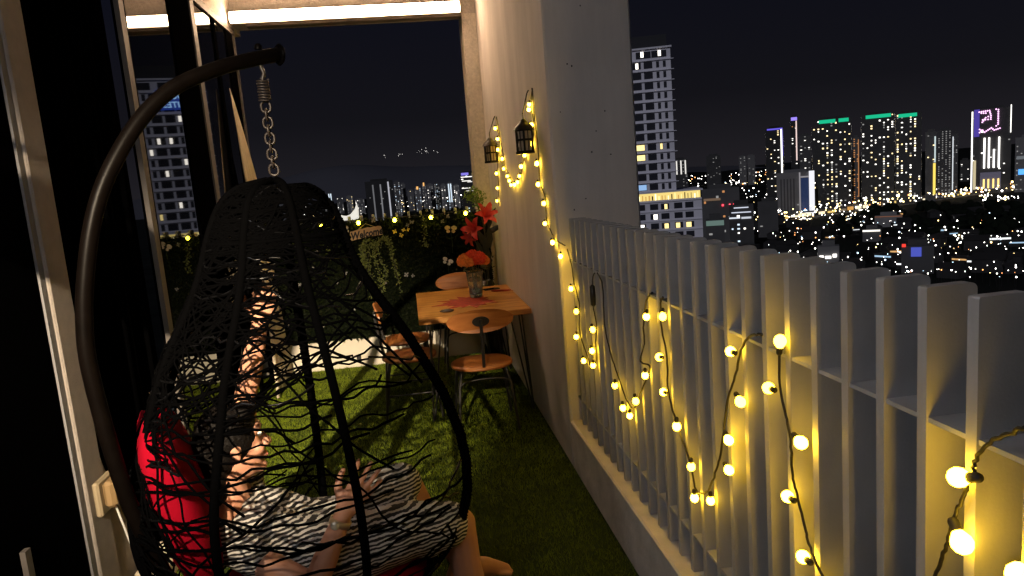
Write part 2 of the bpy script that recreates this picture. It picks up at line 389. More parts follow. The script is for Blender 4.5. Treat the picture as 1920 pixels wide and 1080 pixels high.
MB().tube([sp - (tgt - sp).normalized() * .11, sp + Vector((0, -.12, .16)), (sp.x, sp.y - .12, 3.62)], .008).build('stem', BLKM, t)
L = bpy.data.lights.new('assumed_spot_beam', 'SPOT'); L.energy = 5600; L.color = (1, .80, .55); L.spot_size = rad(24); L.spot_blend = 1; L.shadow_soft_size = .022
lo = bpy.data.objects.new('assumed_spot_beam', L); COL.objects.link(lo); lo.location = sp + (tgt - sp).normalized() * .03; lo.rotation_euler = q.to_euler()

# ------------------------------------------------------------------ the finned fences
def fin_mesh():
    b = MB(); t = .0115; z0, z1 = .287, 1.46; d = .096; r = .012
    ol = [(0, z0), (d, z0)]
    for k in range(5): a = k / 4 * math.pi / 2; ol.append((d - r + r * math.cos(a), z1 - r + r * math.sin(a)))
    for k in range(3): a = math.pi / 2 + k / 2 * math.pi / 2; ol.append((.004 + .004 * math.cos(a), z1 - .004 + .004 * math.sin(a)))
    return b.prism(ol, -t, t, Matrix(((1, 0, 0, 0), (0, 0, 1, 0), (0, 1, 0, 0), (0, 0, 0, 1)))).mesh('fin')
FM = fin_mesh(); FM.materials.append(FINP)
fence = thing('fin_fence', (FX, 1, .285), 'grey fence of upright fins hung with yellow bulbs on the right', 'fence')
fy = []
y = .994
while y > -1.6: fy.append(y); y -= .1135
y = .994 + .1135
while y < PY - .03: fy.append(y); y += .1135
fy = sorted(fy)
for y in fy: put('fin', FM, FINP, fence, loc=(0, y - 1, -.285))
for z in (1.223, .425):
    for a_, b_ in zip(fy[:-1], fy[1:]):
        MB().box((FX + .004, a_ + .0117, z - .0045), (FX + .088, b_ - .0117, z + .0045)).build('rail', FINP, fence)
    MB().box((FX + .004, fy[-1] + .0117, z - .0045), (FX + .088, PY - .001, z + .0045)).build('rail', FINP, fence)
ef = thing('end_fin_fence', (-.36, 7.04, .29), 'far finned fence behind the hedge, only its fin tops showing', 'fence')
x = -1.36
ME = FM.copy(); ME.transform(Matrix(((0, 1, 0, 0), (1, 0, 0, 0), (0, 0, 1, 0), (0, 0, 0, 1)))); ME.flip_normals()
while x < .66:
    put('fin', ME, FINP, ef, loc=(x + .36, EY + .012 - 7.04, .004 - .29)); x += .1135
MB().box((-1.39, EY + .055, 1.36), (.668, EY + .10, 1.372)).build('rail', FINP, ef)

# ------------------------------------------------------------------ hedge, vines, flowers on it
LEAFD = mat('hedge_leaf', (.0045, .0075, .0012), rough=.7, spec=.12, var=.5, vscale=22)
hd = thing('artificial_hedge', (-.31, 6.98, .3), 'tall dark artificial hedge panel covering the far fence', 'hedge')
MB().box((-1.385, EY - .045, .294), (.765, EY - .002, 1.405)).build('backing', mat('hedge_backing', (.004, .006, .003), rough=1, spec=.05), hd)
def leaf(b, p, size, nrm, roll, asp=.45, cup=.2):
    n = Vector(nrm).normalized(); u = n.orthogonal().normalized(); u = Quaternion(n, roll) @ u; v = n.cross(u)
    p = Vector(p); s = size
    b.add([p, p + u * s * .5 + v * s * asp * .5 + n * s * cup * .2, p + u * s, p + u * s * .5 - v * s * asp * .5 + n * s * cup * .2], [(0, 1, 2), (0, 2, 3)])
b = MB()
for i in range(9000):
    x = R.uniform(-1.38, .76); z = .294 + 1.12 * R.random()
    leaf(b, (x, EY - .046 - R.random() ** 2 * .045, z + .01), R.uniform(.022, .048), (R.gauss(0, .55), -1, R.gauss(.1, .55)), R.uniform(0, 6.28))
b.build('foliage', LEAFD, hd, kind='stuff')
FLW = mat('white_petal', (.20, .19, .18), rough=.7); FLY = mat('yellow_petal', (.75, .55, .10), rough=.7)
def blossom(px, py, r, m=FLW, petals=4):
    p = on(px, py, 'Y', EY - .10); b = MB(); a0 = R.uniform(0, 6)
    for k in range(petals):
        a = a0 + k * 6.283 / petals + R.uniform(-.3, .3)
        d = Vector((math.cos(a), -.35, math.sin(a))).normalized(); s = Vector((-math.sin(a), 0, math.cos(a)))
        b.add([p, p + d * r * .6 + s * r * .34, p + d * r * R.uniform(.8, 1.1), p + d * r * .6 - s * r * .34], [(0, 1, 2), (0, 2, 3)])
    b.ball(p, r * .16, 6, 4)
    return b.build('flower', m, hd)
for (px, py, r) in ((560, 486, .022), (594, 473, .018), (558, 540, .02), (572, 478, .017), (624, 433, .02), (648, 512, .018), (677, 530, .02), (512, 497, .024), (562, 533, .018), (703, 572, .02),
                    (762, 515, .024), (774, 517, .018), (700, 413, .024), (772, 416, .022), (840, 405, .02), (830, 415, .02), (800, 395, .015), (764, 422, .018), (550, 548, .018), (607, 610, .018),
                    (664, 578, .02), (632, 530, .014), (723, 530, .014), (588, 500, .014), (540, 610, .016)):
    blossom(px, py, r * 1.25)
for (px, py, r) in ((740, 434, .026), (757, 431, .024), (752, 441, .026), (765, 430, .02)): blossom(px, py, r, FLY, 4)
VINE = mat('vine_leaf', (.085, .105, .018), rough=.6, var=.5, vscale=40)
def vine(label, strands, nleaf):
    b = MB(); st = MB(); top = on(*strands[0][0], 'Y', EY - .1)
    v = thing('hanging_vine', top, label, 'plant')
    for pts in strands:
        c = arc([on(px, py, 'Y', EY - .105 - .02 * R.random()) for px, py in pts], 8); st.tube(c, .0022, 5)
        for _ in range(nleaf):
            p = R.choice(c) + Vector((R.gauss(0, .012), -abs(R.gauss(0, .012)), R.gauss(0, .01)))
            leaf(b, p, R.uniform(.016, .034), (R.gauss(0, .6), -1, R.gauss(0, .5)), R.uniform(0, 6.28), .4)
    st.build('stem', CABLE, v); b.build('leaf', VINE, v, kind='stuff')
vine('thick pale vine cascading beneath the welcome sign', [[(686, 452), (684, 480), (690, 520), (696, 562)], [(694, 452), (690, 490), (700, 540), (712, 590)], [(703, 452), (702, 480), (712, 515), (716, 565)], [(712, 450), (706, 470), (722, 505), (720, 545)], [(680, 456), (678, 478), (682, 500)]], 130)
vine('slender vine trailing down right of the welcome sign', [[(712, 448), (728, 452), (738, 490), (752, 548)], [(720, 446), (732, 460), (742, 500), (748, 530)]], 110)
vine('short thin vine hanging on the hedge between two bulbs', [[(794, 406), (796, 425), (795, 450), (800, 462)]], 60)
vine('faint vine tuft hanging left of the swing rim', [[(608, 438), (612, 455), (618, 475), (616, 488)]], 60)
vine('drooping grassy tuft under the leftmost hedge bulb', [[(528, 436), (520, 450), (516, 466)], [(532, 436), (540, 450), (548, 462)], [(530, 436), (530, 452), (528, 472)]], 50)

sg = on(687, 437, 'Y', EY - .125)
wsn = thing('welcome_sign', sg, 'tilted wooden Welcome sign hanging on the hedge', 'sign')
M0 = Matrix.Translation(sg) @ Matrix.Rotation(rad(-6.5), 4, 'Y')
Mx = M0 @ Matrix(((1, 0, 0, 0), (0, 0, -1, 0), (0, 1, 0, 0), (0, 0, 0, 1)))
ol = []
for i in range(13): ol.append((-.165 + .33 * i / 12, -.052 - .012 * math.sin(math.pi * i / 12) * -1 + R.uniform(-.004, .004)))
ol += [(.172, -.02), (.158, .0), (.170, .025)]
for i in range(13): ol.append((.160 - .325 * i / 12, .045 + .010 * math.sin(math.pi * i / 12) + R.uniform(-.004, .004)))
ol += [(-.172, .015), (-.160, -.01), (-.176, -.03)]
MB().prism(ol, 0, .012, Mx).build('board', wood('sign_wood', (.44, .25, .085), (.54, .34, .14), 'X', 6), wsn); wsn.scale = (.88, .88, .88)
tm = xform(text_mesh('Welcome', .088, .0015, 'lettering', (.98, 1.2), .0034, .25), Matrix.Translation(-sg) @ Mx @ Matrix.Translation((0.0, -.008, .0135)))
put('lettering', tm, mat('sign_black', (.015, .012, .01), rough=.7), wsn)
MB().tube([M0 @ Vector((-.10, -.003, .045)), sg + Vector((.0, .01, .10)), M0 @ Vector((.11, -.003, .045))], .002, 5).build('cord', mat('twine', (.5, .4, .25), rough=.9), wsn)
def butterfly(px, py, s, m, label, tilt=0):
    p = on(px, py, 'Y', EY - .13); t = thing('butterfly_ornament', p, label, 'ornament')
    for sgn in (-1, 1):
        b = MB()
        for (cx, cz, r1, r2) in ((.55, .25, .48, .36), (.42, -.33, .32, .26)):
            n = 12; c = Vector((cx * sgn, -.25 * cx, cz)) * s
            pts = [c + Vector((math.cos(k * 6.283 / n) * r1 * sgn, -.12 * math.cos(k * 6.283 / n), math.sin(k * 6.283 / n) * r2)) * s for k in range(n)]
            pts = [p + Quaternion((0, 1, 0), tilt) @ q for q in pts]
            back = [q + Vector((0, .002, 0)) for q in pts]
            b.add(pts + back, [tuple(range(n)), tuple(range(2 * n - 1, n - 1, -1))] + [(k, n + k, n + (k + 1) % n, (k + 1) % n) for k in range(n)])
        b.build('wing', m, t)
    MB().tube([p + Vector((0, -.003, -.5 * s)), p + Vector((0, -.005, .5 * s))], .003, 6).build('body', BLKM, t)
    MB().tube(arc([p + Vector((0, 0, -.4 * s)), p + Vector((.005, .02, -2.2 * s)), p + Vector((0, .05, -4 * s))]), .0015, 5).build('stem', mat('green_wire', (.05, .09, .03)), t)
butterfly(845, 430, .058, mat('wing_yellow', (.74, .60, .26), rough=.7, var=.35, vscale=60), 'yellow butterfly ornament on a stem beside the red lilies', .1)
butterfly(645, 433, .055, mat('wing_cream', (.72, .62, .48), rough=.7, var=.3, vscale=60), 'cream butterfly ornament at the left end of the welcome sign', -.5)
butterfly(839, 490, .052, mat('wing_white', (.60, .60, .58), rough=.7, var=.35, vscale=60), 'white butterfly ornament low on the hedge near the orange bouquet', .5)

# ------------------------------------------------------------------ string lights
def socket_bulb(par, p, d, r, bm, sock=True, k=.70):
    r = r * k * R.uniform(.94, 1.06)
    if isinstance(bm, list): bm = R.choice(bm)
    d = Vector(d).normalized(); q = d.to_track_quat('Z', 'Y').to_matrix().to_4x4()
    b = MB().lathe([(.001, -r * 1.03), (r * .45, -r * .93), (r * .8, -r * .62), (r, -r * .1), (r * .93, r * .4), (r * .62, r * .9), (r * .45, r * 1.15)], p, 12, q).build('bulb', bm, par)
    if sock: MB().lathe([(r * .46, r * 1.0), (r * .52, r * 1.1), (r * .50, r * 2.1), (r * .36, r * 2.35), (.0005, r * 2.4)], p, 9, q).build('socket', CABLE, b)
    return Vector(p) + d * r * 2.3
def cable(par, pts, r=.0032, wob=.0014):
    c = arc(pts, 6); c = [p + Vector((R.gauss(0, wob * .3), R.gauss(0, wob), R.gauss(0, wob))) for p in c]
    MB().tube(c, r, 6).build('cable', CABLE, par)
def w5(cx, cy): return on(860 + cx / 2.919, 150 + cy / 2.919, 'X', WX - .021)
def f8(cx, cy, dx=.025): return on(1000 + cx / 1.588, 400 + cy / 1.588, 'X', FX - dx)
def strand(name, label, parts, bm, r, group=None):
    t = thing('string_lights', parts[0][0][0] if False else parts[0]['cable'][0], label, 'string lights', group)
    for p in parts:
        cable(t, p['cable'], p.get('cr', .0034))
        for bpos, sdir in p['bulbs']:
            socket_bulb(t, bpos, sdir, p.get('r', r), bm, True, p.get('k', .70))
    return t
def hang(pts, up=(0, 0, 1), jit=.35):
    return [(p, Vector(up) + Vector((R.gauss(0, jit) * .2, R.gauss(0, jit), 0))) for p in pts]
A1 = [(200, 265), (213, 322), (214, 382), (207, 430), (207, 512), (212, 592), (210, 662)]
A2 = [(238, 432), (246, 486), (266, 526), (277, 552), (287, 574), (306, 574), (322, 560), (333, 526), (342, 474), (361, 412), (394, 350), (400, 246), (384, 162), (386, 134)]
A3 = [(428, 458), (435, 572), (466, 676), (472, 786), (514, 890)]
def back(p, k=.018): return Vector((WX - .007, p.y + .004, p.z + k))
strand('wall', 'warm bulb string zigzagging between the two lantern hooks on the pillar', [
    dict(cable=[back(w5(198, 215))] + [back(w5(*p)) for p in A1] + [back(w5(212, 700))], bulbs=hang([w5(*p) for p in A1]), r=.0165),
    dict(cable=[back(w5(200, 212))] + [back(w5(*p)) for p in A2] + [back(w5(390, 62))], bulbs=hang([w5(*p) for p in A2]), r=.0165),
    dict(cable=[back(w5(392, 62)), back(w5(402, 200)), back(w5(418, 330))] + [back(w5(*p)) for p in A3] + [back(w5(535, 905)), back(w5(570, 925))], bulbs=hang([w5(*p) for p in A3]) + [(on(1051, 481, 'X', WX - .0), Vector((.1, .1, 1)))], r=.0175)], BULBW, .017)
def off(p, dy=0, dz=.03): return p + Vector((.02, dy, dz))
B1 = [(112, 225), (128, 293), (128, 368), (150, 440)]
strand('f1', 'short bulb string dropping down the fence beside the pillar', [
    dict(cable=[f8(100, 105, .0), f8(113, 150)] + [off(f8(*p)) for p in B1] + [f8(172, 455, .01), off(f8(178, 453), 0, .03), off(f8(175, 410), 0, .03), off(f8(177, 347), 0, .03), f8(178, 275, .012), f8(176, 200, .012), f8(182, 176, .0)], bulbs=hang([f8(*p) for p in B1 + [(178, 453), (175, 410), (177, 347)]]), r=.0185)], BULB, .019)
t = thing('plug_inline', f8(177, 245), 'black in-line switch capsule on the cable by the pillar', 'switch')
c0 = f8(177, 245, .012); MB().lathe([(.004, -.055), (.013, -.045), (.015, 0), (.013, .045), (.004, .055)], c0, 10).build('capsule', BLKM, t)
B2 = [(243, 513), (267, 580), (287, 603), (305, 560), (333, 483), (337, 308)]
strand('f2', 'bulb string hanging in a deep loop from the rail near the pillar', [
    dict(cable=[f8(190, 178, .0), f8(205, 215, .012), f8(212, 330, .012), f8(228, 410, .012)] + [off(f8(*p), 0, .03) for p in B2[:5]] + [f8(318, 440, .012), f8(330, 388, .012), f8(328, 340, .012), f8(335, 268, .012), f8(350, 238, .0), f8(358, 240, -.03)], bulbs=hang([f8(*p) for p in B2]), r=.0185)], BULB, .019)
B3 = [(385, 308), (375, 428), (387, 532), (427, 635), (470, 755), (480, 848), (528, 856), (583, 765), (582, 676), (617, 562), (587, 411)]
D3 = [(.2, .4, 1), (0, -1, .2), (0, -1, .2), (0, 0, 1), (0, 0, 1), (0, 0, 1), (0, 0, 1), (0, .9, .3), (0, .9, .6), (0, .8, .5), (0, -1, .05)]
C3 = [(385, 252), (380, 262), (380, 330), (398, 430), (402, 530), (432, 640), (468, 745), (485, 825), (520, 826), (545, 760), (562, 690), (578, 560), (600, 490), (618, 410), (640, 370), (675, 361)]
strand('f3', 'bulb string drooping in a wide loop on the middle of the fence', [
    dict(cable=[f8(385, 254, -.02)] + [f8(*p, .012) for p in C3] + [f8(690, 372, -.03)], bulbs=[(f8(*p), Vector(d)) for p, d in zip(B3, D3)], r=.0198)], BULB, .02)
B4 = [(735, 380), (700, 520), (797, 683), (757, 843), (803, 1023), (868, 1180)]
D4 = [(0, .2, -1), (0, -1, .1), (0, 1, .25), (0, -1, .1), (0, -1, .1), (0, -1, .1)]
C4 = [(742, 395), (732, 430), (735, 520), (752, 600), (766, 680), (772, 780), (788, 850), (808, 930), (828, 1010), (862, 1085), (890, 1190), (900, 1300)]
strand('f4', 'bulb string hanging straight down the fence in the foreground', [
    dict(cable=[f8(756, 400, -.03)] + [f8(*p, .012) for p in C4], bulbs=[(f8(*p), Vector(d)) for p, d in zip(B4, D4)], r=.0205, k=.76)], BULB, .02)
B5 = [(1265, 786), (1277, 982)]
C5 = [(1475, 640), (1420, 655), (1360, 685), (1318, 730), (1310, 775), (1285, 830), (1262, 880), (1246, 935), (1225, 1000), (1200, 1070), (1175, 1150), (1165, 1300)]
strand('f5', 'nearest bulb string looping off the right edge of the fence', [
    dict(cable=[f8(1560, 690, -.03)] + [f8(*p, .014) for p in C5] , bulbs=[(f8(B5[0][0], B5[0][1]), Vector((.3, -1, .35))), (f8(B5[1][0], B5[1][1]), Vector((.2, 1, .9))), (f8(1445, 1075), Vector((0, .5, -1)))], r=.0208, k=.84)], BULB, .02)
# hedge top string
HB = [(528, 430), (603, 425), (672, 418), (740, 413), (808, 408), (873, 400), (468, 436)]
t = thing('string_lights', on(672, 405, 'Y', EY - .12), 'row of yellow bulbs strung along the hedge top', 'string lights')
cable(t, [on(px, py, 'Y', EY - .09) for px, py in ((450, 425), (500, 424), (560, 424), (605, 419), (640, 417), (672, 412), (740, 407), (808, 402), (875, 394), (896, 392))], .003, .002)
for px, py in HB: socket_bulb(t, on(px, py, 'Y', EY - .125), (0, .3, 1), .024, BULBY)

# ------------------------------------------------------------------ lanterns on the pillar
LBK = mat('lantern_black', (.016, .012, .010), rough=.45, metal=.5); LGL = mat('lantern_glass', (.60, .48, .36), rough=.15, spec=.6)  # pane colour carries the wall light the glass would reflect
def lantern(px, py, hook, ht, label):
    c = on(px, py, 'X', WX - .075); hk = on(*hook, 'X', WX - .004)
    t = thing('wall_lantern', c, label, 'lantern'); w_ = ht * .26; h = ht
    b = MB(); z0 = c.z - h * .5; zt = c.z + h * .12
    n = 6
    for k in range(n):
        a = k * 6.283 / n + .3; p = Vector((c.x + w_ * math.cos(a), c.y + w_ * math.sin(a), z0)); b.tube([p, p + Vector((0, 0, zt - z0))], w_ * .13, 5)
        a2 = (k + .5) * 6.283 / n + .3; pm = Vector((c.x + w_ * .87 * math.cos(a2), c.y + w_ * .87 * math.sin(a2), z0)); b.tube([pm, pm + Vector((0, 0, zt - z0))], w_ * .06, 4)
    for zz in (z0, z0 + (zt - z0) * .55, zt): b.lathe([(w_ * .9, zz - .006), (w_ * 1.12, zz - .006), (w_ * 1.12, zz + .006), (w_ * .9, zz + .006)], (c.x, c.y, 0), 6, Matrix.Rotation(.3, 4, 'Z'), False)
    b.build('cage', LBK, t)
    MB().lathe([(0, z0 - .012), (w_ * 1.2, z0 - .012), (w_ * 1.2, z0 + .002), (0, z0 + .002)], (c.x, c.y, 0), 6, Matrix.Rotation(.3, 4, 'Z'), False).build('base', LBK, t)
    MB().lathe([(w_ * 1.25, zt), (w_ * 1.05, zt + h * .09), (w_ * .82, zt + h * .16), (w_ * .55, zt + h * .2), (w_ * .45, zt + h * .24), (w_ * .28, zt + h * .3), (.003, zt + h * .34)], (c.x, c.y, 0), 12).build('roof', LBK, t)
    MB().lathe([(w_ * .78, z0 + .006), (w_ * .78, zt - .006)], (c.x, c.y, 0), 6, Matrix.Rotation(.3, 4, 'Z'), False).build('glass', LGL, t)
    zr = zt + h * .34
    MB().tube([Vector((c.x, c.y + .02 * math.cos(k * .5236), zr + .018 + .018 * math.sin(k * .5236))) for k in range(12)], .0022, 5, True).build('ring', LBK, t)
    MB().tube([hk + Vector((0, 0, .01)), hk + Vector((-.012, .0, -.01)), Vector((c.x, c.y, zr + .03))], .0045, 6).build('hook', LBK, t)
lantern(920, 279, (928, 220), .21, 'smaller black lantern hanging at the left wall hook')
lantern(983, 252, (991, 172), .205, 'larger looking black lantern hanging at the right wall hook')

# ------------------------------------------------------------------ table and what stands on it
TZ = .77
tb = thing('dining_table', (.40, 5.65, 0), 'oak topped dining table with black hairpin legs against the pillar', 'table')
MB().box((-.005, 5.0, TZ - .04), (WX - .006, 6.30, TZ), bev=.004).build('tabletop', TABW, tb)
for cx, cy, sx_, sy_ in ((.07, 5.07, 1, 1), (WX - .07, 5.07, -1, 1), (.07, 6.22, 1, -1), (WX - .07, 6.22, -1, -1)):
    b = MB(); ft = Vector((cx - .035 * sx_, cy - .02 * sy_, .006))
    for dx, dy in ((.0, .0), (.085 * sx_, .01 * sy_), (.01 * sx_, .085 * sy_)):
        b.tube([Vector((cx + dx, cy + dy, TZ - .045)), ft + Vector((dx * .12, dy * .12, .02)), ft], .0065, 7)
    b.box((cx - .02 if sx_ > 0 else cx - .10, cy - .02 if sy_ > 0 else cy - .10, TZ - .047), (cx + .10 if sx_ > 0 else cx + .02, cy + .10 if sy_ > 0 else cy + .02, TZ - .042))
    b.build('leg', BLKM, tb)
# maple leaf mat
lobes = [(0, 1.0), (12, .62), (20, .72), (27, .52), (38, .95), (48, .62), (58, .78), (66, .50), (80, .92), (92, .60), (102, .7), (112, .44), (128, .75), (140, .45), (150, .55), (163, .32), (180, .40)]
ol = [(math.sin(rad(a)) * r, math.cos(rad(a)) * r) for a, r in lobes] + [(-math.sin(rad(a)) * r, math.cos(rad(a)) * r) for a, r in lobes[-2:0:-1]]
c = Vector((.43, 5.56, TZ + .0035))
b = MB(); n = len(ol); Mm = Matrix.Translation(c) @ Matrix.Rotation(rad(100), 4, 'Z')
pts = [Mm @ Vector((x * .34, y * .33, 0)) for x, y in ol]
vs = [c] + pts + [p - Vector((0, 0, .0025)) for p in pts]
fs = [(0, (i + 1) % n + 1, i + 1) for i in range(n)] + [(i + 1, (i + 1) % n + 1, n + (i + 1) % n + 1, n + i + 1) for i in range(n)]
b.add(vs, fs).build('leaf_placemat', mat('maple_red', (.30, .022, .008), rough=.7, var=.45, vscale=26), label='red maple leaf placemat under the vase on the table', cat='placemat')
vc = Vector((.478, 5.74, TZ + .0045))
vz = thing('glass_vase', vc, 'clear ribbed glass vase with pebbles at the table centre', 'vase')
MB().lathe([(0, .004), (.046, .004), (.050, .0), (.054, .02), (.060, .12), (.068, .20), (.072, .215), (.066, .213), (.058, .14), (.050, .03), (0, .02)], vc, 24).build('vessel', mat('vase_glass', (.75, .85, .80), rough=.04, trans=.88, ior=1.45), vz)
b = MB()
for i in range(46):
    a = R.uniform(0, 6.28); r = .040 * math.sqrt(R.random()); b.ball(vc + Vector((r * math.cos(a), r * math.sin(a), .026 + R.random() * .022)), R.uniform(.006, .009), 6, 4)
b.build('pebble', mat('glass_pebble', (.35, .75, .6), rough=.1, spec=.8), vz, kind='stuff')
bq = thing('flower_bouquet', vc + Vector((0, 0, .05)), 'orange and coral bouquet standing in the glass vase', 'flowers')
b = MB()
for i in range(10):
    a = R.uniform(0, 6.28); b.tube(arc([vc + Vector((.02 * math.cos(a + 2), .02 * math.sin(a + 2), .05)), vc + Vector((.03 * math.cos(a), .03 * math.sin(a), .20)), vc + Vector((.05 * math.cos(a), .05 * math.sin(a), .28))], 4), .003, 5)
b.build('stem', mat('flower_stem', (.05, .08, .025)), bq)
def bloom(par, c, r, m, n=34):
    b = MB()
    for i in range(n):
        z = 1 - 1.45 * (i + .5) / n; a = i * 2.39996; q = math.sqrt(max(0, 1 - z * z)); d = Vector((q * math.cos(a), q * math.sin(a), z))
        t1 = d.cross(Vector((0, 0, 1))); t1 = t1.normalized() if t1.length > .01 else Vector((1, 0, 0)); t2 = d.cross(t1); s = r * R.uniform(.34, .5)
        p = Vector(c) + d * r * .62; o = d * r * .38
        b.add([p - t2 * s * .2, p + t1 * s + o * .7, p + o * R.uniform(.8, 1.2) - t2 * s * .9, p - t1 * s + o * .7, p + t2 * s * .8 + o * .35], [(0, 1, 2), (0, 2, 3), (0, 4, 1), (0, 3, 4)], True)
    b.ball(c, r * .62, 8, 6)
    return b.build('bloom', m, par)
OR = mat('petal_orange', (.80, .28, .06), rough=.6, var=.2, vscale=30); CO = mat('petal_coral', (.72, .07, .03), rough=.6, var=.2, vscale=30)
for dx, dy, dz, r, m in ((-.075, -.04, .30, .062, OR), (-.02, -.03, .325, .058, CO), (.045, -.02, .305, .066, CO), (.085, .0, .285, .052, OR), (.0, .05, .32, .06, CO), (-.05, .05, .30, .055, OR), (-.04, -.075, .285, .045, OR), (.03, -.07, .30, .05, CO)):
    bloom(bq, vc + Vector((dx, dy, dz)), r, m)
b = MB()
for i in range(26):
    a = R.uniform(0, 6.28); leaf(b, vc + Vector((.06 * math.cos(a), .06 * math.sin(a), .225 + R.random() * .04)), R.uniform(.06, .10), (R.gauss(0, .4), R.gauss(0, .4), 1), a + R.gauss(0, .5), .3)
b.build('leaf', mat('bouquet_leaf', (.10, .12, .05), rough=.6, var=.4, vscale=30), bq, kind='stuff')
t = thing('feather_quill', (.72, 5.9, TZ), 'red feather with pale quill lying by the wall on the table', 'feather')
MB().prism([(-.08, 0), (-.05, .022), (.03, .026), (.09, .006), (.09, -.004), (.03, -.024), (-.05, -.02)], TZ + .004, TZ + .014, Matrix.Translation((.70, 5.92, 0)) @ Matrix.Rotation(-.35, 4, 'Z')).build('vane', mat('feather_red', (.26, .012, .01), rough=.8, bump=.6, bscale=120), t)
MB().tube([(.77, 5.89, TZ + .010), (.80, 5.86, TZ + .006)], .003, 6).build('quill', mat('quill', (.5, .2, .12)), t)
t = thing('smartphone', (.66, 6.06, TZ), 'dark phone lying on the table behind the vase', 'phone')
MB().box((-.07, -.035, TZ + .001), (.07, .035, TZ + .010), Matrix.Translation((.64, 6.08, 0)) @ Matrix.Rotation(.25, 4, 'Z'), bev=.003).build('body', mat('phone_black', (.01, .01, .012), rough=.15), t)
t = thing('spectacle_case', (.207, 5.208, TZ), 'small dark curved case on the near edge of the table', 'case')
MB().ball((.207, 5.19, TZ + .013), (.055, .018, .0125), 14, 8).build('shell', mat('case_dark', (.02, .012, .01), rough=.4), t)

# dining chairs
def make_chair():
    t = thing('dining_chair', (0, 0, 0), 'plywood dining chair', 'chair')
    def oval(a, b, n=28, p=2.4): return [(a * abs(math.cos(k * 6.283 / n)) ** (2 / p) * (1 if math.cos(k * 6.283 / n) > 0 else -1), b * abs(math.sin(k * 6.283 / n)) ** (2 / p) * (1 if math.sin(k * 6.283 / n) > 0 else -1)) for k in range(n)]
    s = MB(); o1 = oval(.215, .205); 
    n = len(o1); rings = [(.94, .438), (1, .445), (1, .455), (.95, .462), (.6, .457)]
    vs = [(x * k, y * k, z) for k, z in rings for x, y in o1]; fs = [tuple(range(n - 1, -1, -1)), tuple(range((len(rings) - 1) * n, len(rings) * n))]
    for r in range(len(rings) - 1):
        for i in range(n): j = (i + 1) % n; fs.append((r * n + i, r * n + j, r * n + n + j, r * n + n + i))
    s.add(vs, fs, True).build('seat', SEATW, t)
    bk = MB(); o2 = oval(.225, .082, 30, 2.1); vs = []
    for dy in (0, .012):
        for x, z in o2: vs.append((x, -.215 + dy + .55 * x * x - .16 * z, .785 + z))
    n = len(o2); bk.add(vs, [tuple(range(n)), tuple(range(2 * n - 1, n - 1, -1))] + [(i, n + i, n + (i + 1) % n, (i + 1) % n) for i in range(n)])
    bo = bk.build('backrest', SEATW, t)
    pl = MB(); o3 = oval(.058, .035, 18, 2); vs = [(x, -.224 - .16 * z + dy, .785 + z) for dy in (0, .007) for x, z in o3]; n = len(o3)
    pl.add(vs, [tuple(range(n)), tuple(range(2 * n - 1, n - 1, -1))] + [(i, n + i, n + (i + 1) % n, (i + 1) % n) for i in range(n)])
    pl.build('mount_plate', BLKM, bo)
    MB().tube(arc([(0, -.228, .80), (0, -.222, .72), (0, -.20, .55), (0, -.17, .445), (0, -.12, .425), (0, .0, .425)]), .011, 8).build('back_stem', BLKM, t)
    for sx_ in (-1, 1):
        for sy_ in (-1, 1):
            MB().tube([(sx_ * .15, sy_ * .14, .436), (sx_ * .175, sy_ * .17, .33), (sx_ * .205, sy_ * .205, .004)], [.013, .0125, .009], 8).build('leg', BLKM, t)
    b = MB(); b.tube(arc([(-.185, -.185, .22), (-.17, -.17, .335), (-.10, -.165, .372), (.10, -.165, .372), (.17, -.17, .335), (.185, -.185, .22)]), .007, 6)
    b.tube(arc([(-.185, .185, .22), (-.17, .17, .335), (-.10, .165, .372), (.10, .165, .372), (.17, .17, .335), (.185, .185, .22)]), .007, 6)
    for sx_ in (-1, 1): b.tube([(sx_ * .187, -.187, .20), (sx_ * .187, .187, .20)], .0065, 6)
    b.tube([(-.15, 0, .426), (.15, 0, .426)], .008, 6)
    b.build('stretcher', BLKM, t)
    return t
ch = make_chair(); ch['group'] = 'dining chairs round the oak table'
for i, (x, y, rz, lb) in enumerate(((.40, 4.86, 0, 'plywood dining chair at the near end of the table, its back to us'), (.41, 6.50, 180, 'plywood dining chair at the far end of the table behind the vase'),
                                   (-.10, 5.33, -90, 'plywood dining chair on the left of the table, the nearer of two'), (-.12, 5.93, -90, 'plywood dining chair on the left of the table, farther, by the hedge'))):
    o = ch if i == 0 else copy_tree(ch)
    o.location = (x, y, 0); o.rotation_euler = (0, 0, rad(rz)); o['label'] = lb

# ------------------------------------------------------------------ lilies and topiary in the corner
lp = Vector((.66, 6.62, 0))
t = thing('lily_plant', lp, 'tall red lilies with dark leaves in a floor vase by the hedge corner', 'plant')
MB().lathe([(0, .005), (.08, .005), (.085, .0), (.075, .2), (.055, .55), (.06, .78), (.05, .78), (.045, .5), (0, .45)], lp, 18).build('floor_vase', mat('dark_ceramic', (.012, .014, .016), rough=.25), t)
LIL = mat('lily_red', (.50, .035, .030), rough=.55, var=.25, vscale=20); LLF = mat('lily_leaf', (.022, .030, .016), rough=.45)
b = MB()
fl = [(on(893, 430, 'Y', 6.55), (-.5, -.75, .15), .115), (on(908, 408, 'Y', 6.6), (.25, -.8, .45), .12), (on(885, 440, 'Y', 6.5), (-.6, -.6, -.4), .085)]
for p, d, s in fl: b.tube(arc([lp + Vector((R.uniform(-.02, .02), 0, .6)), lp + Vector((R.uniform(-.03, .03), 0, 1.0)), p], 5), .004, 6)
b.build('stem', LLF, t)
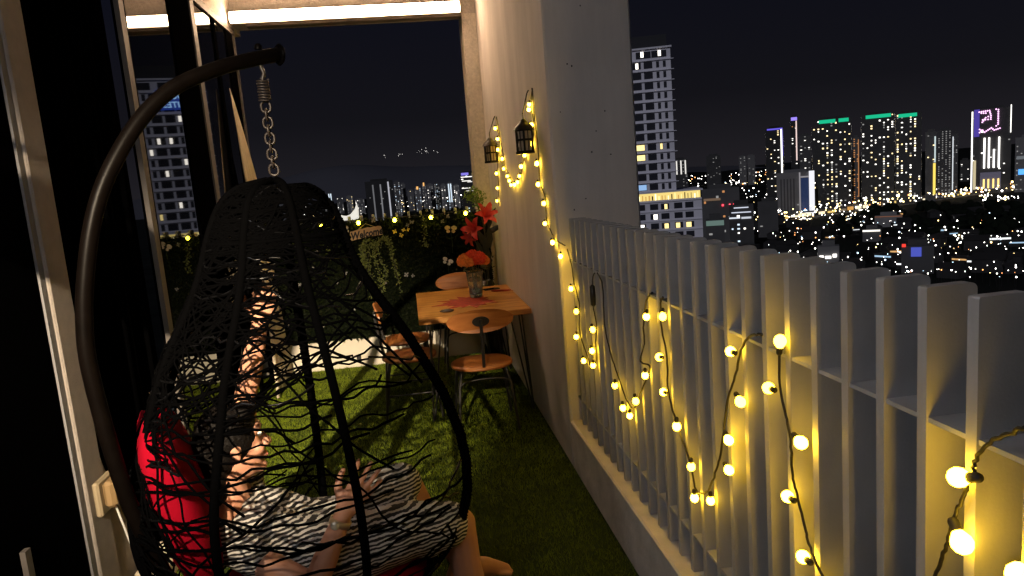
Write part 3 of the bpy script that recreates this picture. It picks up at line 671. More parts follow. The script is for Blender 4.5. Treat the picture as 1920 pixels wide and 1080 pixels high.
for p, d, s in fl:
    d = Vector(d).normalized(); u = d.orthogonal().normalized(); v = d.cross(u)
    for k in range(6):
        b = MB(); a = k * 6.283 / 6 + .3; o = u * math.cos(a) + v * math.sin(a); sd = d.cross(o); m_ = 1 if k % 2 else .8
        ring = []
        for q, (al, ou, wd) in enumerate(((0, .02, .05), (.35, .16, .2), (.7, .45, .26 * m_), (.85, .8, .17 * m_), (.75, 1.05, .02))):
            c = p + d * al * s + o * ou * s; ring += [c - sd * wd * s, c + d * -.03 * s, c + sd * wd * s]
        fs = []
        for q in range(4): fs += [(q * 3, q * 3 + 1, q * 3 + 4, q * 3 + 3), (q * 3 + 1, q * 3 + 2, q * 3 + 5, q * 3 + 4)]
        b.add(ring, fs, True).build('petal', LIL, t)
for (px, py, ang, ln) in ((921, 405, .55, .16), (918, 415, .2, .15), (926, 430, 1.1, .17), (905, 450, -.4, .2), (912, 460, .3, .2), (918, 445, 0., .2), (900, 470, -.2, .18), (915, 490, .1, .22)):
    c = on(px, py, 'Y', 6.62); d = Vector((math.sin(ang), -.2, math.cos(ang))); sd = Vector((math.cos(ang), 0, -math.sin(ang))); b = MB()
    pr = ((-.5, .03), (-.1, .16), (.2, .14), (.55, .01)); ring = []
    for q, w_ in pr: ring += [c + d * q * ln - sd * w_ * ln, c + d * q * ln + Vector((0, -.008, 0)), c + d * q * ln + sd * w_ * ln]
    fs = []
    for q in range(3): fs += [(q * 3, q * 3 + 1, q * 3 + 4, q * 3 + 3), (q * 3 + 1, q * 3 + 2, q * 3 + 5, q * 3 + 4)]
    b.add(ring, fs, True).build('leaf', LLF, t)
tp = on(890, 370, 'Y', 6.78)
t = thing('potted_shrub', Vector((.69, 6.80, 0)), 'small bright green shrub poking up beside the stucco column', 'plant')
MB().tube(arc([Vector((.70, 6.80, .35)), Vector((.70, 6.80, 1.2)), tp + Vector((.02, 0, -.08)), tp], 5), .006, 6).build('trunk', mat('shrub_bark', (.06, .045, .03)), t)
MB().lathe([(0, 0.004), (.07, .004), (.08, .0), (.095, .36), (.085, .36), (.075, .32), (0, .32)], (.70, 6.80, 0), 16).build('pot', mat('pot_dark', (.03, .025, .022), rough=.5), t)
b = MB()
for i in range(420):
    d = Vector((R.gauss(0, 1), R.gauss(0, 1), R.gauss(0, 1))).normalized(); k = R.choice(((0, 0, 0, .075), (-.05, 0, .03, .06), (.05, 0, .01, .055), (.0, 0, .06, .05), (.03, 0, -.05, .05)))
    leaf(b, tp + Vector(k[:3]) + d * k[3] * R.uniform(.5, 1.1), R.uniform(.018, .032), d + Vector((0, -.6, .3)), R.uniform(0, 6.28), .55)
b.build('crown', mat('shrub_leaf', (.14, .24, .03), rough=.5, var=.4, vscale=40), t, kind='stuff')
t = thing('bead_strand', on(922, 452, 'Y', 6.90), 'strand of pale beads hanging at the right edge of the hedge', 'ornament')
b = MB(); pts = arc([on(px, py, 'Y', 6.90) for px, py in ((919, 440), (922, 470), (924, 500), (927, 545), (928, 575))], 12)
for p in pts: b.ball(p + Vector((R.gauss(0, .003), 0, 0)), R.uniform(.005, .009), 6, 4)
b.build('bead', mat('pearl_bead', (.75, .72, .62), rough=.25), t, kind='stuff'); MB().tube(pts, .0015, 4).build('cord', CABLE, t)

# ------------------------------------------------------------------ hanging egg chair
EC = Vector((-.392, 2.30, 0)); PHI = rad(35)
def pole(s, z): return Vector((EC.x - s * math.cos(PHI), EC.y - s * math.sin(PHI), z))
st = thing('swing_stand', pole(.5, 0), 'curved brown metal stand arching over the egg swing', 'stand')
pp = [(-.062, 2.128), (.0, 2.115), (.112, 2.085), (.223, 2.042), (.299, 2.0), (.376, 1.938), (.446, 1.856), (.505, 1.757), (.546, 1.652), (.577, 1.532), (.594, 1.436), (.603, 1.32), (.592, 1.141), (.575, .986), (.552, .846), (.49, .62), (.40, .40), (.30, .22), (.20, .09), (.10, .045)]
pp = [(s_ - .026 * min(1, max(0, (2.05 - z_) / .15)), z_) for s_, z_ in pp]
MB().tube(arc([pole(*p) for p in pp], 5), .0212, 14).build('arched_pole', BROWNM, st)
MB().lathe([(0, -.004), (.029, -.004), (.033, .0), (.029, .006), (0, .006)], pole(-.064, 2.128), 16, Matrix.Rotation(PHI, 4, 'Z') @ Matrix.Rotation(math.pi / 2, 4, 'Y')).build('end_cap', BROWNM, st)
MB().lathe([(.012, 0), (.012, .008), (.007, .016), (0, .017)], EC + Vector((0, 0, 2.14)), 8).build('bolt', BROWNM, st)
MB().tube([Vector((EC.x + .5 * math.cos(k / 40 * 6.283), EC.y + .5 * math.sin(k / 40 * 6.283), .022)) for k in range(40)], .019, 10, True).build('base_ring', BROWNM, st)
for k in range(4): a = k * 1.5708 + PHI; MB().tube([EC + Vector((.03 * math.cos(a), .03 * math.sin(a), .024)), EC + Vector((.485 * math.cos(a), .485 * math.sin(a), .024))], .015, 8).build('base_spoke', BROWNM, st)
sw = thing('egg_swing', EC + Vector((0, 0, .4)), 'black wicker egg swing chair hanging on a spring and chain', 'swing chair')
IRON = mat('chain_iron', (.022, .017, .015), rough=.38, metal=.2, spec=.3)
MB().tube(arc([EC + Vector((0, 0, 2.11)), EC + Vector((.0, 0, 2.09)), EC + Vector((.006, 0, 2.07)), EC + Vector((0, 0, 2.052))]), .006, 7).build('eye_bolt', IRON, sw)
b = MB(); sp_ = [EC + Vector((.0165 * math.cos(k * .5), .0165 * math.sin(k * .5), 2.052 - k * .00064)) for k in range(100)]
b.tube(sp_, .0027, 6).build('spring', IRON, sw)
def link(c, ax, ln=.031, wd=.0125, r=.0034):
    pts = []
    for k in range(16):
        a = k * 6.283 / 16; x = wd * .62 * math.cos(a); z = (ln - wd * .62) * (1 if math.sin(a) > 0 else -1) * (abs(math.sin(a)) > .01) + wd * .62 * math.sin(a)
        z = math.sin(a) * wd * .62 + (ln * .5 - wd * .62) * (1 if math.sin(a) >= 0 else -1)
        pts.append(c + (Vector((x, 0, z)) if ax == 0 else Vector((0, x, z)) if ax == 1 else Vector((x * .7, x * .7, z))))
    return MB().tube(pts, r, 6, True)
z = 1.972; k = 0
while z > 1.765:
    link(EC + Vector((0, 0, z)), k % 2, .034, .022, .0038).build('chain_link', IRON, sw); z -= .0235; k += 1
PR = [(1.752, .02), (1.745, .072), (1.722, .118), (1.675, .152), (1.59, .183), (1.48, .215), (1.39, .262), (1.24, .355), (1.05, .447), (.90, .492), (.80, .503), (.70, .497), (.60, .468), (.52, .42), (.45, .345), (.40, .25), (.37, .13), (.36, .02)]
PZ = np.array([p[0] for p in PR])[::-1]; PRr = np.array([p[1] for p in PR])[::-1]
def er(z): return float(np.interp(z, PZ, PRr))
def ep(th, z, k=1.0):
    r = er(z) * k; bulge = 1 + (.06 + .16 * min(1, max(0, (z - 1.1) / .4))) * max(0, math.cos(th - rad(205))) * (1 if z > .5 else .5)
    return EC + Vector((r * bulge * math.cos(th), r * bulge * math.sin(th), z))
def smz(zs, th, k=1.0): return [ep(th, z, k) for z in zs]
ZS = [1.752, 1.735, 1.70, 1.65, 1.58, 1.5, 1.4, 1.3, 1.2, 1.1, 1.0, .9, .8, .7, .6, .52, .45, .40, .37, .36]
for d_ in (-68, -110, -150, -192, -230):
    MB().tube(arc(smz(ZS, rad(d_)), 3), .0125, 8).build('rib', WICK, sw)
# opening rim: a closed loop on the shell
rim = []
O0, OH = 44, 52
for z in np.linspace(1.70, .52, 26): rim.append(ep(rad(O0 - OH * min(1, (1.70 - z) / .10 * .6 + .35)), z, 1.0))
for d_ in np.linspace(O0 - OH + 6, O0 + OH - 6, 14): rim.append(ep(rad(d_), .485 - .03 * math.cos((d_ - O0) / OH * 1.57), 1.0))
for z in np.linspace(.52, 1.70, 26): rim.append(ep(rad(O0 + OH * min(1, (1.70 - z) / .10 * .6 + .35)), z, 1.0))
for d_ in np.linspace(O0 + OH * .3, O0 - OH * .3, 5)[1:-1]: rim.append(ep(rad(d_), 1.715))
MB().tube(rim, .0155, 9, True).build('rim', WICK, sw)
# wrapping on the rim
b = MB()
for i in range(0, len(rim)):
    p, q = rim[i], rim[(i + 1) % len(rim)]
    for s_ in range(4):
        c = p.lerp(q, s_ / 4); tdir = (q - p).normalized(); u = tdir.orthogonal().normalized(); v = tdir.cross(u)
        b.tube([c + (u * math.cos(k * 1.0472) + v * math.sin(k * 1.0472)) * .0165 + tdir * .0012 * k for k in range(6)], .0022, 4, True)
b.build('rim_wrap', WICK, sw, kind='stuff')
for z in (1.70, 1.58, .45):
    lo_, hi_ = (O0 + OH, O0 - OH + 360) if z > .5 else (0, 360)
    if z > 1.68: lo_, hi_ = 0, 360
    MB().tube([ep(rad(d_), z) for d_ in np.linspace(lo_, hi_, 40)], .0065, 7).build('hoop', WICK, sw)
# random woven strands (bird's-nest weave) over the back and sides
b = MB()
def strand_path(th, z, dth, dz, n, jit):
    out = []; thin = R.random() < .6
    for i in range(n):
        dg_ = math.degrees(th) % 360
        if thin and .56 < z < 1.10 and 236 < dg_ < 350: break
        out.append(ep(th, z, 1.0 + R.uniform(-.012, .012)))
        th += dth * (1.0 + R.gauss(0, .25)) / max(.4, er(z) / .45); z += dz + R.gauss(0, jit)
        if z > 1.735 or z < .375: dz = -dz; z = min(1.735, max(.375, z))
        a = (math.degrees(th) - O0 + 180) % 360 - 180
        if .49 < z < 1.70 and abs(a) < OH - 1: break
    return out
for i in range(86):
    th = rad(R.uniform(O0 + OH, O0 + 360 - OH)); z = R.uniform(.40, 1.73)
    if i % 3 == 0: p = strand_path(th, z, R.choice((-1, 1)) * .13, R.uniform(-.02, .02), R.randint(10, 22), .013)
    else: p = strand_path(th, z, R.choice((-1, 1)) * R.uniform(.06, .11), R.choice((-1, 1)) * R.uniform(.02, .06), R.randint(9, 20), .012)
    if len(p) > 3: b.tube(arc(p, 2), R.uniform(.0028, .0042), 5)
for i in range(95):                                        # the left and upper shell is woven closer
    th = rad(R.uniform(O0 + OH + 40, 232)); z = R.uniform(.42, 1.70)
    p = strand_path(th, z, R.choice((-1, 1)) * R.uniform(.05, .11), R.choice((-1, 1)) * R.uniform(.0, .05), R.randint(8, 16), .012)
    if len(p) > 3: b.tube(arc(p, 2), R.uniform(.0028, .0042), 5)
for i in range(150):
    th = rad(R.uniform(0, 360)); z = R.uniform(1.54, 1.74)
    p = strand_path(th, z, R.choice((-1, 1)) * R.uniform(.08, .2), R.uniform(-.02, .02), R.randint(8, 16), .01)
    if len(p) > 3: b.tube(arc(p, 2), .0036, 5)
for i in range(90):
    th = rad(R.uniform(150, 238)); z = R.uniform(1.05, 1.70)
    p = strand_path(th, z, R.choice((-1, 1)) * R.uniform(.05, .11), R.choice((-1, 1)) * R.uniform(.0, .045), R.randint(8, 16), .012)
    if len(p) > 3: b.tube(arc(p, 2), R.uniform(.0028, .0042), 5)
for i in range(46):
    th = rad(R.uniform(0, 360)); z = R.uniform(.37, .47)
    p = strand_path(th, z, R.choice((-1, 1)) * R.uniform(.15, .3), R.uniform(-.01, .01), R.randint(8, 14), .008)
    if len(p) > 3: b.tube(arc(p, 2), .0036, 5)
for i in range(34):
    z = .50 + 1.2 * (i + R.random()) / 34; pts = []; zz = z; t0 = R.uniform(O0 + OH, 200); t1 = R.uniform(285, O0 - OH + 360)
    for d_ in np.arange(t0, t1, 5.0):
        zz += R.gauss(0, .008) + (z - zz) * .15; pts.append(ep(rad(float(d_)), zz, 1.0 + R.uniform(-.01, .012)))
    if len(pts) > 3: b.tube(arc(pts, 2), R.uniform(.0026, .0040), 5)
b.build('weave', WICK, sw, kind='stuff')
b = MB()
for i in range(70):
    th = rad(R.uniform(150, 350)); z = R.uniform(.45, 1.70)
    p = strand_path(th, z, R.choice((-1, 1)) * R.uniform(.05, .10), R.uniform(-.012, .012), R.randint(4, 9), .008)
    if len(p) > 3: b.tube(arc(p, 2), .0034, 6)
b.build('glossy_strand', WICKG, sw, kind='stuff')

# ------------------------------------------------------------------ organic bodies: overlapping tapered capsules fused by a voxel remesh
def capsule(b, p, q, r0, r1, n=12, m=5):
    p, q = Vector(p), Vector(q); d = q - p; L = d.length; Q = d.to_track_quat('Z', 'Y').to_matrix().to_4x4(); prof = []
    for i in range(m + 1): a = -math.pi / 2 + i / m * math.pi / 2; prof.append((max(1e-4, r0 * math.cos(a)), r0 * math.sin(a)))
    for i in range(m + 1): a = i / m * math.pi / 2; prof.append((max(1e-4, r1 * math.cos(a)), L + r1 * math.sin(a)))
    b.lathe(prof, p, n, Q)
    k = len(b.v); nn = n; s0 = k - nn * len(prof)
    b.f.append(tuple(range(s0 + nn - 1, s0 - 1, -1))); b.sm.append(True); b.f.append(tuple(range(k - nn, k))); b.sm.append(True)
def chain(b, pts, rs, n=12):
    for i in range(len(pts) - 1): capsule(b, pts[i], pts[i + 1], rs[i], rs[i + 1], n)
def fuse(b, name, m, parent, vox, smooth=6, cut=None, **kw):
    off_ = WL[parent.name] if parent else Vector((0, 0, 0))
    me = b.mesh(name, off_); o = bpy.data.objects.new('tmp', me); COL.objects.link(o)
    r = o.modifiers.new('r', 'REMESH'); r.mode = 'VOXEL'; r.voxel_size = vox; r.use_smooth_shade = True
    s = o.modifiers.new('s', 'SMOOTH'); s.iterations = smooth; s.factor = .5
    dg = bpy.context.evaluated_depsgraph_get(); me2 = bpy.data.meshes.new_from_object(o.evaluated_get(dg)); bpy.data.objects.remove(o); me2.name = name
    me2.materials.clear()
    for p in me2.polygons: p.use_smooth = True
    return put(name, me2, m, parent, **kw)

# red cushions inside the swing
def cushion(c, r, M, name='cushion'):
    b = MB(); n, mm = 28, 14; vs = []; fs = []
    def sp(x, e): return math.copysign(abs(x) ** e, x)
    for i in range(mm + 1):
        a = -math.pi / 2 + math.pi * i / mm
        for k in range(n):
            q = 2 * math.pi * k / n
            vs.append(Vector(c) + M @ Vector((r[0] * sp(math.cos(a), .6) * sp(math.cos(q), .7), r[1] * sp(math.cos(a), .6) * sp(math.sin(q), .7), r[2] * sp(math.sin(a), .9) * (1 + .05 * math.sin(3 * q)))))
    for i in range(mm):
        for k in range(n): l = (k + 1) % n; fs.append((i * n + k, i * n + l, i * n + n + l, i * n + n + k))
    return b.add(vs, fs, True)
t = thing('seat_cushion', EC + Vector((0, 0, .40)), 'red seat cushion in the bottom of the egg swing', 'cushion')
cushion(EC + Vector((.0, 0, .43)), (.35, .35, .055), Matrix.Identity(3)).build('pad', RED, t)
t = thing('back_cushion', EC + Vector((-.38, -.02, .6)), 'red back cushion pressed against the left of the swing', 'cushion')
cushion(EC + Vector((-.385, -.07, .82)), (.075, .29, .27), Matrix.Rotation(rad(-12), 3, 'Y') @ Matrix.Rotation(rad(16), 3, 'Z')).build('pad', RED, t)

# ------------------------------------------------------------------ person reclining in the swing
pe = thing('person', (-.35, 2.33, .5), 'person in black and white striped dress reclining in the egg swing with both arms raised', 'person')
H = Vector((-.635, 2.33, .925))                                     # head centre
fd = Vector((.90, .30, .08)).normalized(); ud = Vector((-.10, .03, 1)); ud = (ud - fd * ud.dot(fd)).normalized(); sd = ud.cross(fd)   # forward, up, left
def hp(f, s, u): return H + fd * f + sd * s + ud * u
b = MB(); HM = Matrix((fd, sd, ud)).transposed().to_4x4()
b.ball(H + ud * .022, (.094, .075, .100), 20, 14, HM)
b.ball(hp(.022, 0, -.045), (.068, .058, .075), 16, 10, HM)           # jaw
b.ball(hp(.066, 0, -.095), (.024, .024, .02), 10, 8, HM)             # chin
capsule(b, hp(.088, 0, .018), hp(.108, 0, -.022), .008, .013, 10)    # nose
b.ball(hp(.098, 0, -.026), (.014, .018, .010), 8, 6, HM)
for s_ in (-1, 1):
    capsule(b, hp(.078, s_ * .045, .038), hp(.089, s_ * .014, .042), .010, .011, 8)   # brow
    b.ball(hp(.070, s_ * .036, -.028), (.022, .020, .020), 8, 6, HM)                    # cheek
    b.ball(hp(.0, s_ * .076, -.005), (.020, .008, .031), 10, 8, HM)                     # ear
    b.ball(hp(.004, s_ * .078, -.028), (.011, .007, .012), 8, 6, HM)
b.ball(hp(.086, 0, -.055), (.014, .023, .007), 8, 6, HM); b.ball(hp(.083, 0, -.067), (.013, .020, .008), 8, 6, HM)
neck0 = hp(-.02, 0, -.06); chest_t = Vector((-.665, 2.33, .735))
chain(b, [neck0, Vector((-.66, 2.33, .79)), chest_t], [.052, .050, .062])
shR, shL = Vector((-.665, 2.185, .675)), Vector((-.655, 2.475, .69))
chest, belly, hip = Vector((-.585, 2.33, .625)), Vector((-.46, 2.33, .56)), Vector((-.33, 2.33, .545))
chain(b, [chest_t, shR], [.055, .052]); chain(b, [chest_t, shL], [.055, .052])
for dy in (-.07, .07): chain(b, [chest + Vector((0, dy, .0)), belly + Vector((0, dy * .8, 0)), hip + Vector((0, dy * 1.1, 0))], [.098, .09, .10], 14)
# arms
elR, wrR = Vector((-.395, 2.095, .525)), Vector((-.285, 2.13, .735))
chain(b, [shR, shR.lerp(elR, .5) + Vector((0, -.01, 0)), elR], [.050, .043, .037]); chain(b, [elR, elR.lerp(wrR, .35), wrR], [.038, .039, .026])
elL, wrL = Vector((-.635, 2.56, 1.01)), Vector((-.535, 2.50, 1.285))
chain(b, [shL, shL.lerp(elL, .5), elL], [.050, .043, .037]); chain(b, [elL, elL.lerp(wrL, .35), wrL], [.038, .040, .027])
# legs
knR, knL = Vector((.065, 2.27, .572)), Vector((-.105, 2.47, .66))
anR, anL = Vector((.135, 2.30, .115)), Vector((.06, 2.52, .30))
for dy, kn, an in ((-.08, knR, anR), (.08, knL, anL)):
    h0 = hip + Vector((.02, dy, 0))
    chain(b, [h0, h0.lerp(kn, .5) + Vector((0, 0, .02)), kn], [.090, .076, .055], 14)
    mid = kn.lerp(an, .35); chain(b, [kn, mid + Vector((-.015, 0, 0)), an], [.054, .052, .032], 14)
    toe = an + Vector((.17, .03, -.075)); hl = an + Vector((-.03, 0, -.06))
    chain(b, [an, hl], [.033, .030]); chain(b, [an + Vector((.01, 0, -.02)), an.lerp(toe, .55), toe], [.036, .034, .022]); capsule(b, hl, toe, .024, .018)
    for k in range(5): capsule(b, toe + Vector((-.03, (k - 2) * .0135, .002)), toe + Vector((.022 - .006 * abs(k - 1) , (k - 2) * .0165 + .004, -.006)), .0095, .0085 if k else .0085, 8)
# hands: palm with five fingers each
def hand(b, wr, d, side, palm, curl, spread, sc=1.0):
    d = Vector(d).normalized(); side = (Vector(side) - d * Vector(side).dot(d)).normalized(); nrm = d.cross(side) * palm
    kn_ = []
    for i, (o, ln, fw) in enumerate(((-.030, .064, .094), (-.010, .072, .098), (.010, .068, .095), (.028, .054, .086))):
        base = wr + d * fw * sc * .88 + side * o * sc; kn_.append(base)
        capsule(b, wr + side * o * .55 * sc + d * .006, base, .0165 * sc, .0125 * sc, 8)
        a = spread * (i - 1.5); f0 = (d * math.cos(a) + side * math.sin(a)).normalized(); p = base; rr = .0098 * sc
        for j, fr in enumerate((.44, .31, .25)):
            c = curl[i] * (j + .6) * .5; dd = (f0 * math.cos(c) + nrm * math.sin(c)).normalized(); q = p + dd * ln * fr * sc * 1.12
            capsule(b, p, q, rr, rr * .9, 8); p = q; rr *= .9
    tb0 = wr + d * .022 * sc - side * .022 * sc + nrm * .006; t1 = tb0 + (d * .55 - side * .75 + nrm * .25).normalized() * .042 * sc; t2 = t1 + (d * .85 - side * .35 + nrm * .3).normalized() * .030 * sc; t3 = t2 + (d * .95 - side * .1 + nrm * .35).normalized() * .024 * sc
    chain(b, [tb0, t1, t2, t3], [.017 * sc, .0125 * sc, .011 * sc, .009 * sc], 8)
hand(b, wrR, (.62, .05, .72), (.75, .10, -.62), 1, (.35, .15, .25, .55), .20, 1.02)
hand(b, wrL, (.30, -.12, .95), (.9, .2, -.3), 1, (1.3, 1.35, 1.4, 1.4), .05, 1.0)
body = fuse(b, 'body', SKIN, pe, .0052, 3)
EYEM = mat('eye_white', (.75, .73, .70), rough=.15); IRIS = mat('iris', (.015, .008, .005), rough=.1)
for s_ in (-1, 1):
    e = MB().ball(hp(.0815, s_ * .030, .020), .0125, 10, 8).build('eye', EYEM, pe); MB().ball(hp(.0905, s_ * .030, .020), .0058, 8, 6).build('iris', IRIS, e)
MB().ball(hp(.0955, 0, -.061), (.004, .022, .0065), 10, 6, HM).build('lips', mat('lips', (.32, .09, .075), rough=.45), pe)
b = MB(); b.ball(H + ud * .032 - fd * .012, (.102, .086, .106), 22, 14, HM)
b.ball(hp(-.055, 0, -.02), (.065, .078, .085), 16, 10, HM); chain(b, [hp(-.07, 0, .0), hp(-.085, 0, -.09), hp(-.085, -.02, -.17)], [.066, .058, .035])
b.ball(hp(.05, 0, .098), (.05, .06, .03), 12, 8, HM)
for i in range(34):
    a = R.uniform(-1.3, 1.3); u = R.uniform(.0, .1); chain(b, [hp(-.03 - .06 * math.cos(a), .084 * math.sin(a), u), hp(-.05 - .06 * math.cos(a), .08 * math.sin(a), u - .10)], [.010, .006], 6)
hair = fuse(b, 'hair', HAIR, pe, .0055, 3)
# striped dress over torso and thighs
def stripes():
    M = mat('striped_cotton', (.8, .8, .8), rough=.85); n = M.node_tree; p = n.nodes['Principled BSDF']
    t = n.nodes.new('ShaderNodeTexCoord'); mp = n.nodes.new('ShaderNodeMapping'); mp.inputs['Rotation'].default_value = (rad(8), rad(9), 0)
    w = n.nodes.new('ShaderNodeTexWave'); w.wave_type = 'BANDS'; w.bands_direction = 'Z'; w.inputs['Scale'].default_value = 25; w.inputs['Distortion'].default_value = 4.2; w.inputs['Detail'].default_value = 2.5; w.inputs['Detail Scale'].default_value = 1.3
    r = n.nodes.new('ShaderNodeValToRGB'); r.color_ramp.interpolation = 'EASE'; r.color_ramp.elements[0].position = .55; r.color_ramp.elements[1].position = .66
    r.color_ramp.elements[0].color = (.012, .011, .012, 1); r.color_ramp.elements[1].color = (.47, .445, .42, 1)
    n.links.new(t.outputs['Object'], mp.inputs[0]); n.links.new(mp.outputs[0], w.inputs['Vector']); n.links.new(w.outputs['Fac'], r.inputs[0]); n.links.new(r.outputs[0], p.inputs['Base Color'])
    return M
b = MB(); k_ = .016
chain(b, [Vector((-.645, 2.33, .695)), shR + Vector((.03, .02, -.01))], [.062, .060]); chain(b, [Vector((-.645, 2.33, .695)), shL + Vector((.03, -.02, -.01))], [.062, .060])
capsule(b, shR + Vector((.0, .0, 0)), shR.lerp(elR, .36), .062, .062); capsule(b, shL, shL.lerp(elL, .25), .062, .062)
for dy in (-.07, .07): chain(b, [chest + Vector((.01, dy, .0)), belly + Vector((0, dy * .85, .005)), hip + Vector((0, dy * 1.15, .0))], [.112, .112, .118], 14)
for dy, kn in ((-.08, knR), (.08, knL)):
    h0 = hip + Vector((.02, dy, 0)); e = h0.lerp(kn, .90)
    chain(b, [h0, h0.lerp(kn, .5) + Vector((0, 0, .024)), e + Vector((0, 0, .008))], [.112, .098, .078], 14)
for f_ in (.2, .45, .7): capsule(b, (hip + Vector((.02, -.08, 0))).lerp(knR, f_) + Vector((0, 0, -.02)), (hip + Vector((.02, .08, 0))).lerp(knL, f_) + Vector((0, 0, -.02)), .068, .068)
fuse(b, 'dress', stripes(), pe, .0075, 3)
wd = (wrR - elR).normalized(); wq = wd.to_track_quat('Z', 'Y').to_matrix().to_4x4(); wp = elR.lerp(wrR, .86)
wt = MB().lathe([(.031, -.010), (.0335, -.010), (.0335, .010), (.031, .010), (.031, -.010)], wp, 20, wq).build('wristwatch', mat('watch_strap', (.45, .34, .2), rough=.35, metal=.6), pe)
MB().ball(wp + Vector((-.012, -.031, .004)), (.014, .008, .014), 12, 8).build('dial', mat('watch_dial', (.7, .66, .55), rough=.2, metal=.5), wt)

# ------------------------------------------------------------------ the hotel tower and its podium
HT_AZ = rad(17.05); HD = 240.0
hc = Vector((HD * math.sin(HT_AZ), HD * math.cos(HT_AZ), GZ))
hotel = thing('hotel_tower', hc, 'pale hotel tower on a wide podium beside the pillar, blue sign on its left top', 'building', rz=-HT_AZ)
WL[hotel.name] = Vector((0, 0, 0))                        # its parts are modelled in local coordinates: x to the right, -y faces us
FAC = mat('hotel_facade', (.72, .70, .77), rough=.85, var=.06, vscale=.2); DKW = mat('dark_window', (.035, .036, .045), rough=.2, spec=.3); ROOFD = mat('roof_dark', (.02, .02, .024), rough=.8)
z0h = 78.8; fl_h = 3.2; nfl = 14; ZTOP = z0h + nfl * fl_h
HW = 17.0
MB().box((-HW, .0, z0h), (HW, 16, ZTOP)).build('tower_wall', FAC, hotel)
MB().box((-HW + 1, 1.5, ZTOP), (HW - 1, 15, ZTOP + 4.4)).build('crown', ROOFD, hotel)
MB().box((-HW - .4, -.7, ZTOP - .02), (HW + .4, 16.4, ZTOP + .5)).build('cornice', FAC, hotel)
cols = [(15.0, .9), (12.9, .9), (9.9, 2.7), (6.1, 3.1), (3.0, 1.0), (.2, 1.0), (-2.6, 2.9), (-6.2, 2.8), (-8.8, .9), (-10.8, .9), (-13.6, 2.7), (-15.9, .8)]
def wmesh(wd_, ht_):
    return MB().box((-wd_ / 2, -.05, -ht_ / 2), (wd_ / 2, .12, ht_ / 2)).mesh('window')
WM = {}
LITW = glow('room_white', (1, .93, .82), 2.4); LITY = glow('room_yellow', (1, .78, .30), 1.6); LITB = glow('room_blue', (.35, .6, 1), .8)
def win(par, x, z, wd_, ht_, m, y=-.02, name='window'):
    key = (round(wd_, 1), round(ht_, 1), m.name)
    if key not in WM: WM[key] = wmesh(wd_, ht_); WM[key].materials.append(m)
    return put(name, WM[key], None, par, loc=(x, y, z))
lit = {(13, 2): LITW, (13, 4): LITW, (12, 0): None, (12, 4): LITW, (12, 3): LITW, (10, 4): LITW, (3, 3): LITY, (4, 3): LITY, (3, 4): LITY, (2, 4): LITW, (4, 1): LITY, (0, 4): LITW, (0, 3): LITB,
       (10, 8): LITW, (9, 9): LITW, (9, 10): LITW, (8, 7): LITW, (8, 6): LITW, (7, 5): LITW, (7, 9): LITW, (3, 10): LITW, (3, 9): LITW, (3, 11): LITW, (2, 10): LITW, (2, 7): LITW, (2, 11): LITW, (6, 8): LITW, (1, 5): LITY, (5, 6): LITW}
for f in range(nfl):
    zc = z0h + f * fl_h + 1.5
    if f == 13:
        for x, wd_ in ((11, 9.5), (1, 6), (-8, 8)): win(hotel, x, zc, wd_, 2.1, DKW)
        for x in (8.2, 13.6): win(hotel, x, zc + .2, .9, 1.7, LITW, -.08)
        win(hotel, 11, zc, .2, 2.3, FAC, -.08, 'window_post'); win(hotel, 2.4, zc, .2, 2.3, FAC, -.08, 'window_post')
        continue
    for ci, (x, wd_) in enumerate(cols):
        m_ = lit.get((f, ci)) or DKW
        win(hotel, x, zc, wd_, 2.0 if wd_ > 2 else 1.9, DKW)
        if m_ is not DKW: win(hotel, x + (R.uniform(-.7, .7) if wd_ > 2 and m_ is LITW else 0), zc, .85 if m_ is LITW else wd_ - .2, 1.75, m_, -.06, 'lit_window')
    MB().box((-HW - .2, -.55, z0h + f * fl_h + fl_h - .42), (HW + .9, -.0, z0h + f * fl_h + fl_h - .2)).build('balcony_slab', FAC, hotel)
PW0, PW1 = -24.0, 24.8
MB().box((PW0, -.6, 0), (PW1, 22, z0h - 2.9)).build('podium_wall', FAC, hotel)
MB().box((PW0 - .4, -1.2, z0h - .55), (PW1 + .4, 22, z0h - .05)).build('podium_roof', FAC, hotel)
MB().box((PW0 + .3, .2, z0h - 2.88), (PW1 - .3, 21, z0h - .58)).build('restaurant_glazing', glow('restaurant_glow', (1, .76, .24), .95), hotel)
for i in range(46):
    x = PW0 + .8 + i * 1.04
    MB().box((x, -.05, z0h - 2.85), (x + R.uniform(.1, .6), .1, z0h - R.uniform(.7, 1.7))).build('curtain_bay', R.choice([glow('bay_bright', (1, .9, .5), 2.2), glow('bay_amber', (.9, .5, .12), .7), mat('bay_dark', (.09, .05, .03)), glow('bay_gold', (1, .8, .35), 1.3)]), hotel)
for f in range(7):
    zc = z0h - 5.0 - f * 3.15
    MB().box((PW0, -1.0, zc + 1.45), (PW1, -.55, zc + 1.75)).build('floor_band', FAC, hotel)
    for i in range(12):
        x = PW1 - 4.0 - i * 3.85 + (i % 2) * .35
        pm = {(0, 2): LITY, (1, 3): LITW, (2, 0): LITY, (2, 1): LITY, (2, 2): LITY, (1, 5): LITY, (3, 3): LITY, (4, 1): LITY, (4, 0): LITB, (2, 4): LITW, (5, 2): LITY, (3, 6): LITW}.get((f, i), DKW)
        win(hotel, x, zc, 2.6, 1.9, DKW, -.62)
        if pm is not DKW: win(hotel, x + R.uniform(-.4, .4), zc - .1, R.choice((.9, 1.3, 1.6)), 1.6, pm, -.66, 'lit_window')
MB().box((-16.9, -.62, ZTOP - 8.7), (-3.2, -.2, ZTOP - 2.9)).build('sign_panel', glow('sign_blue', (.03, .10, .75), .5), hotel)
